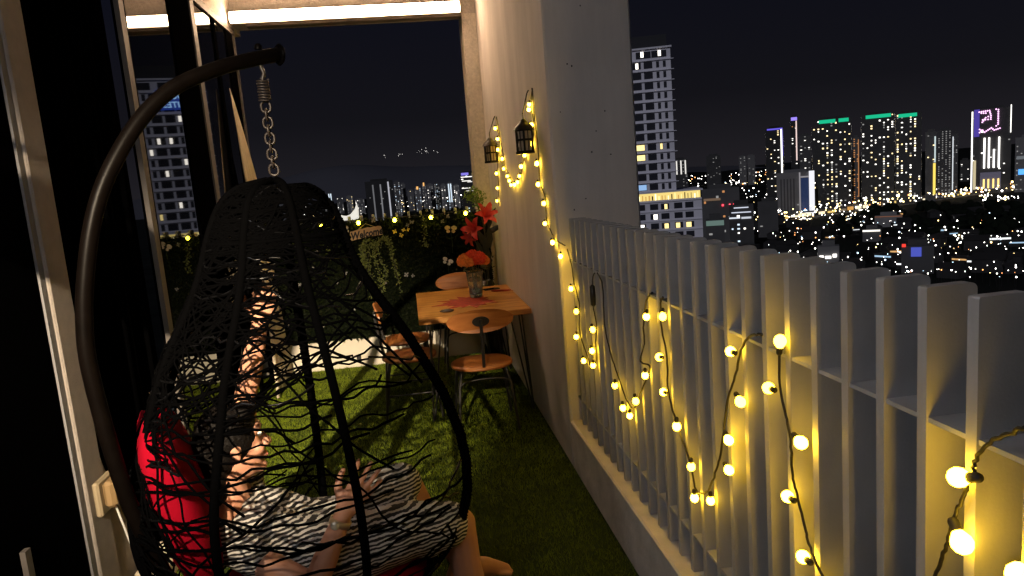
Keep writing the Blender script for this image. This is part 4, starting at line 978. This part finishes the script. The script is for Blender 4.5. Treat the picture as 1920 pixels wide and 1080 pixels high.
SGN = glow('sign_letters', (.35, .62, 1), 1.6)
RX = Matrix.Rotation(math.pi / 2, 4, 'X')
put('sign_lettering', xform(text_mesh('Imperial', 3.3, .05, 'sign_lettering', (1, 1), .03, .1), Matrix.Translation((-8.6, -.72, ZTOP - 4.6)) @ RX), SGN, hotel)
put('sign_lettering', xform(text_mesh('SUITES', 2.4, .05, 'sign_lettering', (1.1, 1), .03, .1), Matrix.Translation((-8.6, -.72, ZTOP - 7.3)) @ RX), SGN, hotel)
MB().tube([Matrix.Translation((-15.1, -.9, ZTOP - 5.6)) @ Vector(p) for p in ((-.9, 0, 2.0), (-1.2, 0, .4), (-.8, 0, -1.6), (.3, 0, -2.3), (1.1, 0, -1.2), (1.2, 0, .6), (.9, 0, 2.2))], .38, 6).build('sign_emblem', glow('sign_white', (.95, .98, 1), 3), hotel)

# ------------------------------------------------------------------ far city
WC = {'w': glow('city_white', (1, .95, .86), 2.6), 'y': glow('city_yellow', (1, .76, .38), 2.2), 'c': glow('city_cool', (.70, .85, 1), 1.3), 'd': glow('city_dim', (.9, .88, .85), .32), 'o': glow('city_orange', (1, .42, .14), .6)}
def bmat(v, tint=(1, .97, .98)): return mat('far_wall_%d' % int(v * 1000), tuple(v * c for c in tint), rough=.9, var=.15, vscale=.05)
def city_block(x0, x1, yt, dist, label, shade=.05, fl=3.3, bay=4.2, p=.25, cols='wwy', group=None, name='apartment_tower', depth=None, cat='building', strips=(), crown=None, yb=None, wsize=(.5, .45)):
    (a0, _), (a1, _) = az_el(x0, (yt + 355) / 2), az_el(x1, (yt + 355) / 2); azm = (a0 + a1) / 2
    wd_ = 2 * dist * math.tan((a1 - a0) / 2); et = az_el((x0 + x1) / 2, yt)[1]; zt = 1.7 + dist * math.tan(et) - GZ
    t = thing(name, Vector((dist * math.sin(azm), dist * math.cos(azm), GZ)), label, cat, group, rz=-azm); WL[t.name] = Vector((0, 0, 0))
    dp = depth or wd_ * .7
    MB().box((-wd_ / 2, 0, 0), (wd_ / 2, dp, zt)).build('wall', bmat(shade), t)
    MB().box((-wd_ * .3, dp * .3, zt), (wd_ * .3, dp * .8, zt + 4)).build('roof', bmat(shade * .8), t)
    bins = {}
    nx = max(2, int(wd_ / bay)); nz = int(min(zt, 150) / fl)
    for side in (0, 1, 2):
        m_ = nx if side == 0 else max(2, int(dp / bay))
        for i in range(m_):
            colp = p * R.choice((.5, 1, 1, 1.6))
            for j in range(nz):
                if R.random() > colp: continue
                c = R.choice(cols); b = bins.setdefault(c, MB()); z = zt - (j + .7) * fl; hw, hh = bay * wsize[0] * R.uniform(.6, 1.0) / 2, fl * wsize[1] * R.uniform(.7, 1.1) / 2
                if z < 2: continue
                if side == 0:
                    x = -wd_ / 2 + (i + .5) * wd_ / m_; b.quad((x - hw, -.2, z - hh), (x + hw, -.2, z - hh), (x + hw, -.2, z + hh), (x - hw, -.2, z + hh))
                else:
                    y_ = (i + .5) * dp / m_; xx = (wd_ / 2 + .2) * (1 if side == 1 else -1); b.quad((xx, y_ - hw, z - hh), (xx, y_ + hw, z - hh), (xx, y_ + hw, z + hh), (xx, y_ - hw, z + hh))
    for c, b in bins.items(): b.build('lit_window', WC[c], t, kind='stuff')
    for (u0, u1, v0, v1, col, s_) in strips:              # fractions of width and of height: light strips and lit bands
        MB().box((-wd_ / 2 + u0 * wd_, -1.0, zt * v0), (-wd_ / 2 + u1 * wd_, -.3, zt * v1)).build('light_strip', glow('strip_%s_%d' % ('_'.join('%d' % (q * 99) for q in col), s_ * 10), col, s_), t)
    return t, wd_, dp, zt
GRN = (.0, .85, .42); BLU = (.16, .12, .9); WH = (1, .96, .9); PINK = (1, .55, .95)
def crown_lights(t, wd_, dp, zt, spans, col, s_):
    for u0, u1, dz in spans: MB().box((-wd_ / 2 + u0 * wd_, -.8, zt - 4.6 + dz), (-wd_ / 2 + u1 * wd_, dp * .5, zt + .6 + dz)).build('crown_light', glow('crown_%d' % int(col[1] * 99), col, s_), t)
r_ = city_block(1523, 1597, 223, 1190, 'dark apartment tower with two green roof bands, left of the pair', .045, 3.6, 5.5, .34, 'wwywyd', wsize=(.45, .55)); crown_lights(*r_, [(.18, .60, -1), (.68, .93, -1)], GRN, .62)
r_ = city_block(1615, 1677, 214, 1240, 'broad apartment tower under a long green roof band', .045, 3.6, 5.5, .36, 'wwywyd', wsize=(.45, .55)); crown_lights(*r_, [(.14, .90, -1)], GRN, .62)
r_ = city_block(1679, 1728, 212, 1265, 'apartment tower with a short green roof band, right of the broad one', .045, 3.6, 5.5, .33, 'wwywyd', wsize=(.45, .55)); crown_lights(*r_, [(.10, .82, -1)], GRN, .62)
city_block(1436, 1470, 240, 1500, 'tower with blue roof line and one tall white light strip', .03, 3.6, 6, .22, 'wwy', strips=((.84, .92, .35, .98, WH, 2.2), (.1, .95, .975, .995, BLU, .9), (.92, .97, .62, .97, BLU, .5)))
city_block(1483, 1497, 219, 1700, 'slim dark tower with a purple lamp on its roof', .03, 3.6, 7, .25, 'wwo', strips=((.1, .9, .955, .995, (.35, .25, 1), 1.1), (.70, .86, .45, .95, (1, .75, .7), 1.0)))
city_block(1499, 1521, 254, 1560, 'dim grey slab showing behind the pale office block', .07, 3.6, 7, .2, 'dwd')
city_block(1599, 1611, 258, 1330, 'narrow orange lit tower between the green banded towers', .10, 3.6, 5, .5, 'ooo', strips=((.82, .97, .1, .97, (1, .42, .15), .42),))
city_block(1735, 1756, 247, 1290, 'brown tower with a glittering yellow strip on its right', .09, 3.6, 5, .22, 'dyd', strips=((.70, .92, .1, .55, (1, .72, .12), 1.2), (.80, .92, .56, .93, (.8, .95, .95), .8)))
city_block(1757, 1784, 244, 1340, 'reddish brown tower with dotted pale window lines', .07, 3.4, 4, .45, 'ddd')
city_block(1785, 1796, 250, 1390, 'thin grey tower with a pale light edge', .08, 3.5, 4, .3, 'dd', strips=((.05, .22, .1, .95, (.9, .95, 1), .9),))
city_block(1800, 1818, 300, 1900, 'low dim block beside the digit sign tower', .05, 3.6, 6, .25, 'dwd')
city_block(1903, 1960, 256, 1420, 'pale office block at the right edge with a blue sign', .16, 3.8, 5, .2, 'dd', strips=((.12, .40, .32, .42, (.1, .4, 1), 1.4), (.05, .9, .60, .66, (.3, .33, .36), .4)))
t, wd_, dp, zt = city_block(1821, 1896, 203, 1430, 'dark tower with pink digits and four tall white light bars', .055, 3.8, 6, .05, 'wd', strips=((.0, .035, .02, .98, WH, 2.4), (.965, .99, .70, 1.02, WH, 2.0), (.06, .20, .68, 1.0, (.16, .10, .80), .42), (.06, .13, .05, .4, (1, .85, .5), .6)) )
for u, v0 in ((.315, .30), (.43, .30), (.555, .30), (.68, .30)): MB().box((-wd_ / 2 + u * wd_, -2.2, zt * v0), (-wd_ / 2 + (u + .042) * wd_, -.4, zt * (.66 if u != .555 else .52))).build('light_bar', glow('bar_white', WH, 3), t)
for u in (.315, .43, .555, .68): MB().box((-wd_ / 2 + u * wd_, -2.2, zt * .06), (-wd_ / 2 + (u + .042) * wd_, -.4, zt * .17)).build('light_bar', glow('bar_gold', (1, .68, .2), 1.8), t)
MB().box((-wd_ * .26, -1.2, zt * .05), (wd_ * .26, -.2, zt * .25)).build('podium_panel', mat('podium_lit', (.2, .2, .28), emit=(.5, .45, .7), es=.05), t)
b = MB()
def dots(pts, per):
    for (xa, za), (xb, zb) in zip(pts[:-1], pts[1:]):
        n = max(1, int(math.hypot(xb - xa, zb - za) / per))
        for k in range(n): b.ball((xa + (xb - xa) * k / n, -1.4, zt * .83 + za + (zb - za) * k / n), 1.15, 6, 4)
dots([(-17, 19), (-3, 20), (-1, 12), (-8, 9), (-14, 0)], 2.6); dots([(-14, 17), (-5, 16)], 3); dots([(-12, 6), (-1, 6), (-1, 12)], 3); dots([(6, 21), (9, 20), (9, -3), (4, -8)], 2.6); dots([(-16, -9), (-9, -14), (0, -8), (4, -12), (14, -9)], 2.4); dots([(-16, -14), (-10, -9)], 2.4)
b.build('digit_sign', glow('sign_pink', PINK, 2.2), t, kind='stuff')
# pale office slab with lit white frame
t, wd_, dp, zt = city_block(1456, 1527, 323, 1124, 'pale brown office block with a glowing white side frame', .17, 4, 6, .015, 'd', depth=30)
for i in range(5): MB().box((-wd_ * .40 + i * wd_ * .085, -.6, 4), (-wd_ * .36 + i * wd_ * .085, -.2, zt * .86)).build('window_strip', mat('office_strip', (.05, .045, .05), rough=.4), t)
MB().box((wd_ * .10, -1.0, 2), (wd_ * .135, -.3, zt * .99)).build('frame_edge', glow('frame_soft', (.8, .75, .8), .35), t)
MB().box((wd_ * .36, -2.0, 1), (wd_ * .50, -.3, zt * 1.01)).build('frame_edge', glow('frame_white', (.92, .92, 1), 1.0), t)
MB().box((wd_ * .14, -1.4, zt * .87), (wd_ * .355, -.3, zt * .90)).build('frame_edge', glow('frame_soft', (.8, .75, .8), .35), t)
MB().box((wd_ * .145, -.9, 2), (wd_ * .35, -.3, zt * .86)).build('glass_shaft', mat('shaft_blue', (.03, .04, .08), rough=.2, emit=(.1, .2, .6), es=.10), t)
MB().ball((wd_ * .25, -3, 6), 3.0, 8, 6).build('floodlight', glow('flood_blue', (.5, .7, 1), 3), t)
# lower town buildings that can be told apart
city_block(1315, 1386, 353, 760, 'long brown arcade building with red lamps along its foot', .09, 5, 6, .12, 'od', name='arcade_building', depth=14, strips=((.53, .58, .70, .73, (1, .05, .08), 3), (.72, .76, .70, .73, (1, .1, .15), 3), (.83, .86, .70, .73, (1, .05, .08), 3), (.05, .5, .80, .84, (.8, .5, .3), .18)))
city_block(1690, 1752, 461, 560, 'dark box building with a blue video screen', .07, 4, 6, .04, 'd', name='mall_building', depth=16, strips=((.30, .62, .62, .95, (.12, .16, .9), .55), (.02, .14, .97, 1.08, (1, .05, .03), 1.2)))
city_block(1532, 1573, 462, 580, 'pale small block with bright lamps at its foot', .14, 4, 5, .10, 'dw', name='shop_block', depth=12, strips=((.08, .28, .52, .62, WH, 3), (.35, .62, .50, .60, WH, 3.5), (.70, .88, .55, .68, WH, 3)))
city_block(1640, 1692, 405, 900, 'orange lit low block just below the main street', .22, 4, 5, .2, 'oow', name='shop_block', depth=14, strips=((.0, 1, .93, .99, (1, .4, .2), .22),))
city_block(1617, 1652, 431, 760, 'low hall with a glowing white roof edge', .1, 4, 6, .05, 'w', name='market_hall', depth=12, strips=((.0, .95, .86, 1.0, (1, .95, .85), 1.4),))
city_block(1322, 1357, 412, 560, 'low shed with a pale green lit fascia', .08, 4, 6, .05, 'd', name='market_hall', depth=10, strips=((.02, .98, .90, .985, (.35, .55, .48), .3),))
city_block(1366, 1412, 384, 720, 'terraced block with rows of white lit decks', .05, 4, 5, .2, 'cw', name='terrace_block', depth=16, strips=((.2, .8, .93, .95, (.8, .85, 1), .9), (.1, .9, .83, .85, (.8, .85, 1), .9), (.0, .45, .71, .74, (.85, .9, 1), .9), (.5, .9, .70, .74, (.85, .9, 1), .7)))
city_block(1420, 1458, 378, 840, 'dim brownish block against the foot of the office', .07, 4, 6, .04, 'd', name='shop_block', depth=14)
for i, (x0, x1, yt, d_, lb) in enumerate(((1256, 1290, 298, 2300, 'far block with four pale vertical light lines beside the hotel'), (1325, 1352, 291, 2500, 'far low block with an amber lamp on its roof'), (1386, 1400, 293, 2600, 'left twin of two small grey far blocks'), (1402, 1416, 291, 2600, 'right twin of two small grey far blocks'))):
    city_block(x0, x1, yt, d_, lb, .12 if i > 1 else .05, 4, 9, .15, 'dd', strips=tuple((.12 + k * .24, .19 + k * .24, .55, .95, WH, .9) for k in range(4)) if i == 0 else ())
# left skyline
t = city_block(684, 737, 339, 1500, 'wide dark apartment slab above the welcome sign', .035, 3.4, 5, .03, 'd', strips=((.25, .30, .15, .93, (.8, .8, .85), .16), (.52, .57, .15, .93, (.8, .8, .85), .22), (.80, .85, .15, .97, (.9, .9, 1), .5)))
t, wd_, dp, zt = city_block(863, 896, 326, 1000, 'dark block with bright horizontal window rows beside the column', .03, 4, 5, .22, 'wwc', strips=((.08, .5, .985, 1.02, (.3, .25, 1), .8), (.05, .95, .955, .967, WH, 1.4), (.1, .6, .90, .912, WH, 1.2), (.4, .95, .885, .895, WH, 1.2), (.05, .55, .80, .81, WH, 1.2), (.3, .95, .76, .77, WH, 1.2)))
far = [(738, 750, 341, 2200, 'pale far slab touching the dark slab'), (751, 760, 345, 2250, 'thin pale far slab second from the dark slab'), (763, 775, 357, 2600, 'squat far block in the pale row'), (777, 789, 352, 2500, 'far block with an amber top lamp'), (791, 799, 345, 2400, 'slim far tower with an orange cap'), (800, 812, 346, 2450, 'grey far slab in the middle of the pale row'), (814, 824, 344, 2500, 'grey far slab with pale rows'), (826, 836, 346, 2400, 'far slab left of the bright strip tower'), (838, 848, 343, 2350, 'far tower with two bright cool strips'), (850, 861, 347, 2450, 'far slab at the right end of the pale row'),
       (596, 602, 360, 2600, 'thin far block with bright rows behind the swing'), (606, 611, 363, 2700, 'short far block next behind the swing'), (613, 622, 362, 2650, 'far block with cool strip behind the swing rim'), (630, 642, 371, 3000, 'low far block left of the canopy'), (648, 660, 368, 2900, 'low far block above the canopy'), (664, 682, 374, 2500, 'long low far block left of the dark slab'), (560, 572, 372, 2500, 'far block seen through the swing top')]
for x0, x1, yt, d_, lb in far:
    city_block(x0, x1, yt, d_, lb, R.uniform(.08, .2), 5, 6, R.uniform(.25, .6), R.choice(('dddw', 'ddc', 'ddw', 'dddy')), strips=((.2, .4, .3, .97, (.75, .88, 1), 1.1), (.6, .8, .3, .97, (.75, .88, 1), 1.1)) if 'cool strip' in lb else ((.3, .6, .93, 1.05, (1, .5, .15), 1.2),) if 'orange' in lb or 'amber' in lb else ())
city_block(521, 546, 378, 330, 'grey apartment house with dotted windows seen through the swing', .20, 3.2, 4, .0, 'd', name='apartment_house')
# white tensile canopy just beyond the hedge
cp = on(648, 400, 'Y', 210); t = thing('white_canopy', Vector((cp.x, cp.y, GZ)), 'white lit tensile canopy with two peaks above the hedge', 'canopy'); WL[t.name] = Vector((0, 0, 0)); zc = cp.z - GZ
b = MB(); pts = [(-3.4, 2.0), (-2.6, .6), (-1.2, -.5), (0, -.8), (1.3, -.4), (2.6, .9), (3.4, 2.6), (3.3, -2.0), (-3.3, -2.0)]
b.add([(x, 0, zc + z) for x, z in pts] + [(x, 5, zc + z * .6 - .5) for x, z in pts], [tuple(range(8, -1, -1)), tuple(range(9, 18))] + [(i, (i + 1) % 9, 9 + (i + 1) % 9, 9 + i) for i in range(9)]).build('membrane', mat('canopy_lit', (.8, .78, .72), emit=(1, .95, .82), es=.75), t)  # emission on the cloth stands in for light falling on it
MB().box((-3.2, .3, 0), (3.2, 4.7, zc - 2.1)).build('tower_base', bmat(.06), t)

# street, town lamps, houses, trees
def lampset(name, label, pts, col, s_, rr):
    b = MB(); q = MB()
    for p, k in pts:
        d = p.length; r = d * rr * k
        b.ball(p, r, 6, 4); q.tube([(p.x, p.y, max(GZ, p.z - 9)), p], .09, 3, cap=False)
    o = b.build(name, glow('lamp_' + '_'.join('%d' % (c * 99) for c in col), col, s_), label=label, cat='lights', kind='stuff')
    q.build('lamp_post', BLKM, o, kind='stuff')
sets = {'w': [], 'y': [], 'o': [], 'c': []}
def lamp_px(px, py, c, k=1.0, z=8):
    d = ray(px, py); t_ = (GZ + z - EYE.z) / d.z
    if t_ < 0 or t_ * d.length > 5200: return
    sets[c].append((EYE + d * t_, k))
for i in range(430):                                       # along the main street
    t_ = R.random() ** .9; p = ra.lerp(rb, t_) + rn * R.gauss(0, 14); p.z = GZ + R.uniform(3, 16); sets[R.choice('wwyyyo')].append((p, R.uniform(.6, 1.5)))
for i in range(800):                                       # the low town in front of and beyond the street
    px = R.uniform(1305, 1925); u = R.random() ** 1.35; py = 330 + (px < 1450) * 10 + u * (520 - 330)
    if px > 1640 and 375 < py < 410 and R.random() < .7: continue
    if py < 400 and px > 1530: continue
    lamp_px(px, py, R.choice('wwwwycwwo'), R.choice((.4, .5, .6, .7, .9, 1.2)))
for i in range(170):
    px = R.uniform(1262, 1450); lamp_px(px, 300 + R.random() ** 1.2 * 48 - (px - 1262) * .03, R.choice('wwwoyw'), R.uniform(.4, 1.0))
for i in range(150):
    px = R.uniform(480, 880); lamp_px(px, 402 - (px - 480) * .068 + R.gauss(-6, 8), R.choice('wwwwcy'), R.uniform(.4, .95))
for (px, py, n, s_) in ((1805, 443, 16, 7), (1555, 470, 14, 9), (1500, 405, 16, 10), (1385, 398, 12, 14), (1880, 372, 22, 20), (1850, 368, 14, 14), (1735, 455, 8, 12), (1900, 428, 10, 12), (1640, 395, 20, 20), (1600, 402, 14, 14)):
    for k in range(n): lamp_px(px + R.gauss(0, s_), py + R.gauss(0, 4), R.choice('wwwyw'), R.uniform(.5, 1.2))
lampset('town_lights', 'scattered white lamps of the low town at night', sets['w'], (1, .95, .88), 9, .00075)
lampset('street_lights', 'yellow lamps crowding the main street', sets['y'], (1, .72, .28), 7, .0008)
lampset('amber_lights', 'orange lamps dotted among the town', sets['o'], (1, .38, .12), 5, .00075)
lampset('cool_lights', 'bluish white lamps among the low roofs', sets['c'], (.6, .82, 1), 6, .00075)
hl = []
for i in range(26):
    px = R.choice((R.gauss(722, 2), R.uniform(745, 755), R.gauss(795, 14), R.gauss(800, 10), R.gauss(787, 3))); d = ray(px, 284 + R.gauss(0, 2) - (px - 790) * .03 + abs(px - 797) * .08); t_ = 6250 / d.y; hl.append((EYE + d * t_, R.uniform(.25, .55)))
lampset('hill_lights', 'tiny cluster of lamps high on the far hill', hl, (.95, .9, .85), 2.5, .0006)
sr = thing('shop_row', (ra + rb) / 2, 'string of golden lit shopfronts along the main street', 'shops'); WL[sr.name] = Vector((0, 0, 0)); sr.rotation_euler = (0, 0, math.atan2(rd.y, rd.x))
for i in range(46):
    u = -470 + i * 20 + R.uniform(-4, 4); w_ = R.uniform(9, 17); h_ = R.uniform(2.5, 6)
    MB().box((u, 19 + R.uniform(0, 8), 0), (u + w_, 32, h_ + 2.5)).build('shop_block', bmat(.08), sr)
    MB().box((u + .4, 16, .4), (u + w_ - .4, 18.9, h_)).build('shopfront', R.choice([glow('shop_gold', (1, .68, .2), .9), glow('shop_cream', (1, .86, .6), 1.2), glow('shop_amber', (1, .5, .12), .7), glow('shop_dim', (.8, .6, .4), .25)]), sr)
HSM = [mat('house_wall_a', (.022, .021, .022), rough=.9), mat('house_wall_b', (.02, .018, .018), rough=.9)]; HRM = mat('house_roof', (.016, .014, .014), rough=.9)
hm = MB().box((-6, -5, 0), (6, 5, 6)).mesh('wall'); hm.materials.append(HSM[0])
hr = MB().add([(-6.5, -5.6, 5.9), (6.5, -5.6, 5.9), (6.5, 5.6, 5.9), (-6.5, 5.6, 5.9), (-6.5, 0, 8.6), (6.5, 0, 8.6)], [(0, 1, 5, 4), (2, 3, 4, 5), (1, 2, 5), (3, 0, 4), (3, 2, 1, 0)]).mesh('roof'); hr.materials.append(HRM)
for i in range(44):
    px = R.uniform(1320, 1915); py = R.uniform(405, 520); p = on(px, py, 'Z', GZ)
    t = thing('town_house', p, 'small dark gabled house among the lamps of the low town', 'house', 'houses of the low town', rz=R.uniform(0, 6.28)); t.scale = [R.uniform(.7, 1.5)] * 3; WL[t.name] = Vector((0, 0, 0))
    put('wall', hm, None, t); put('roof', hr, None, t)
SF = [('white', glow('fascia_white', (.95, .97, 1), 1.1)), ('cool blue', glow('fascia_cool', (.5, .75, 1), .8)), ('amber', glow('fascia_amber', (1, .55, .2), .7))]
for nm, gm_ in SF:
    m1 = MB().box((-7, -4, 0), (7, 5, 5.5)).mesh('wall'); m1.materials.append(HSM[1]); m2 = MB().box((-6.5, -4.6, 3.4), (6.5, -4.05, 4.6)).mesh('lit_fascia'); m2.materials.append(gm_)
    m3 = MB().box((-7.5, -4.5, 5.52), (7.5, 5.4, 6.1)).mesh('roof'); m3.materials.append(HRM)
    for i in range(15):
        p = on(R.uniform(1322, 1915), 402 + R.random() ** 1.4 * 105, 'Z', GZ)
        t = thing('town_shop', p, 'low flat roofed shop with ' + ('an ' if nm == 'amber' else 'a ') + nm + ' lit fascia in the low town', 'shop', 'lit shops of the low town', rz=-math.atan2(p.x, p.y) + R.uniform(-.7, .7)); t.scale = [R.uniform(.5, 1.25)] * 3; WL[t.name] = Vector((0, 0, 0))
        put('wall', m1, None, t); put('lit_fascia', m2, None, t); put('roof', m3, None, t)
b = MB()
for i in range(140):
    if i < 60: p = on(R.uniform(1580, 1925), 396 + R.random() ** 1.5 * 60, 'Z', GZ)
    else: p = on(R.uniform(600, 880), R.uniform(396, 420), 'Z', GZ)
    s_ = R.uniform(5, 10)
    for k in range(4):
        c = p + Vector((R.gauss(0, s_ * .6), R.gauss(0, s_ * .6), s_ * R.uniform(.5, 1.1))); q = len(b.v)
        b.ball(c, (s_ * R.uniform(.5, .8), s_ * R.uniform(.5, .8), s_ * R.uniform(.4, .7)), 7, 5)
        for vi in range(q, len(b.v)): v = b.v[vi]; b.v[vi] = (v[0] + R.gauss(0, s_ * .09), v[1] + R.gauss(0, s_ * .09), v[2] + R.gauss(0, s_ * .09))
b.build('wooded_belt', mat('night_trees', (.008, .011, .007), rough=1, spec=.05), label='dark belt of trees between the street and the town roofs', cat='trees', kind='stuff')
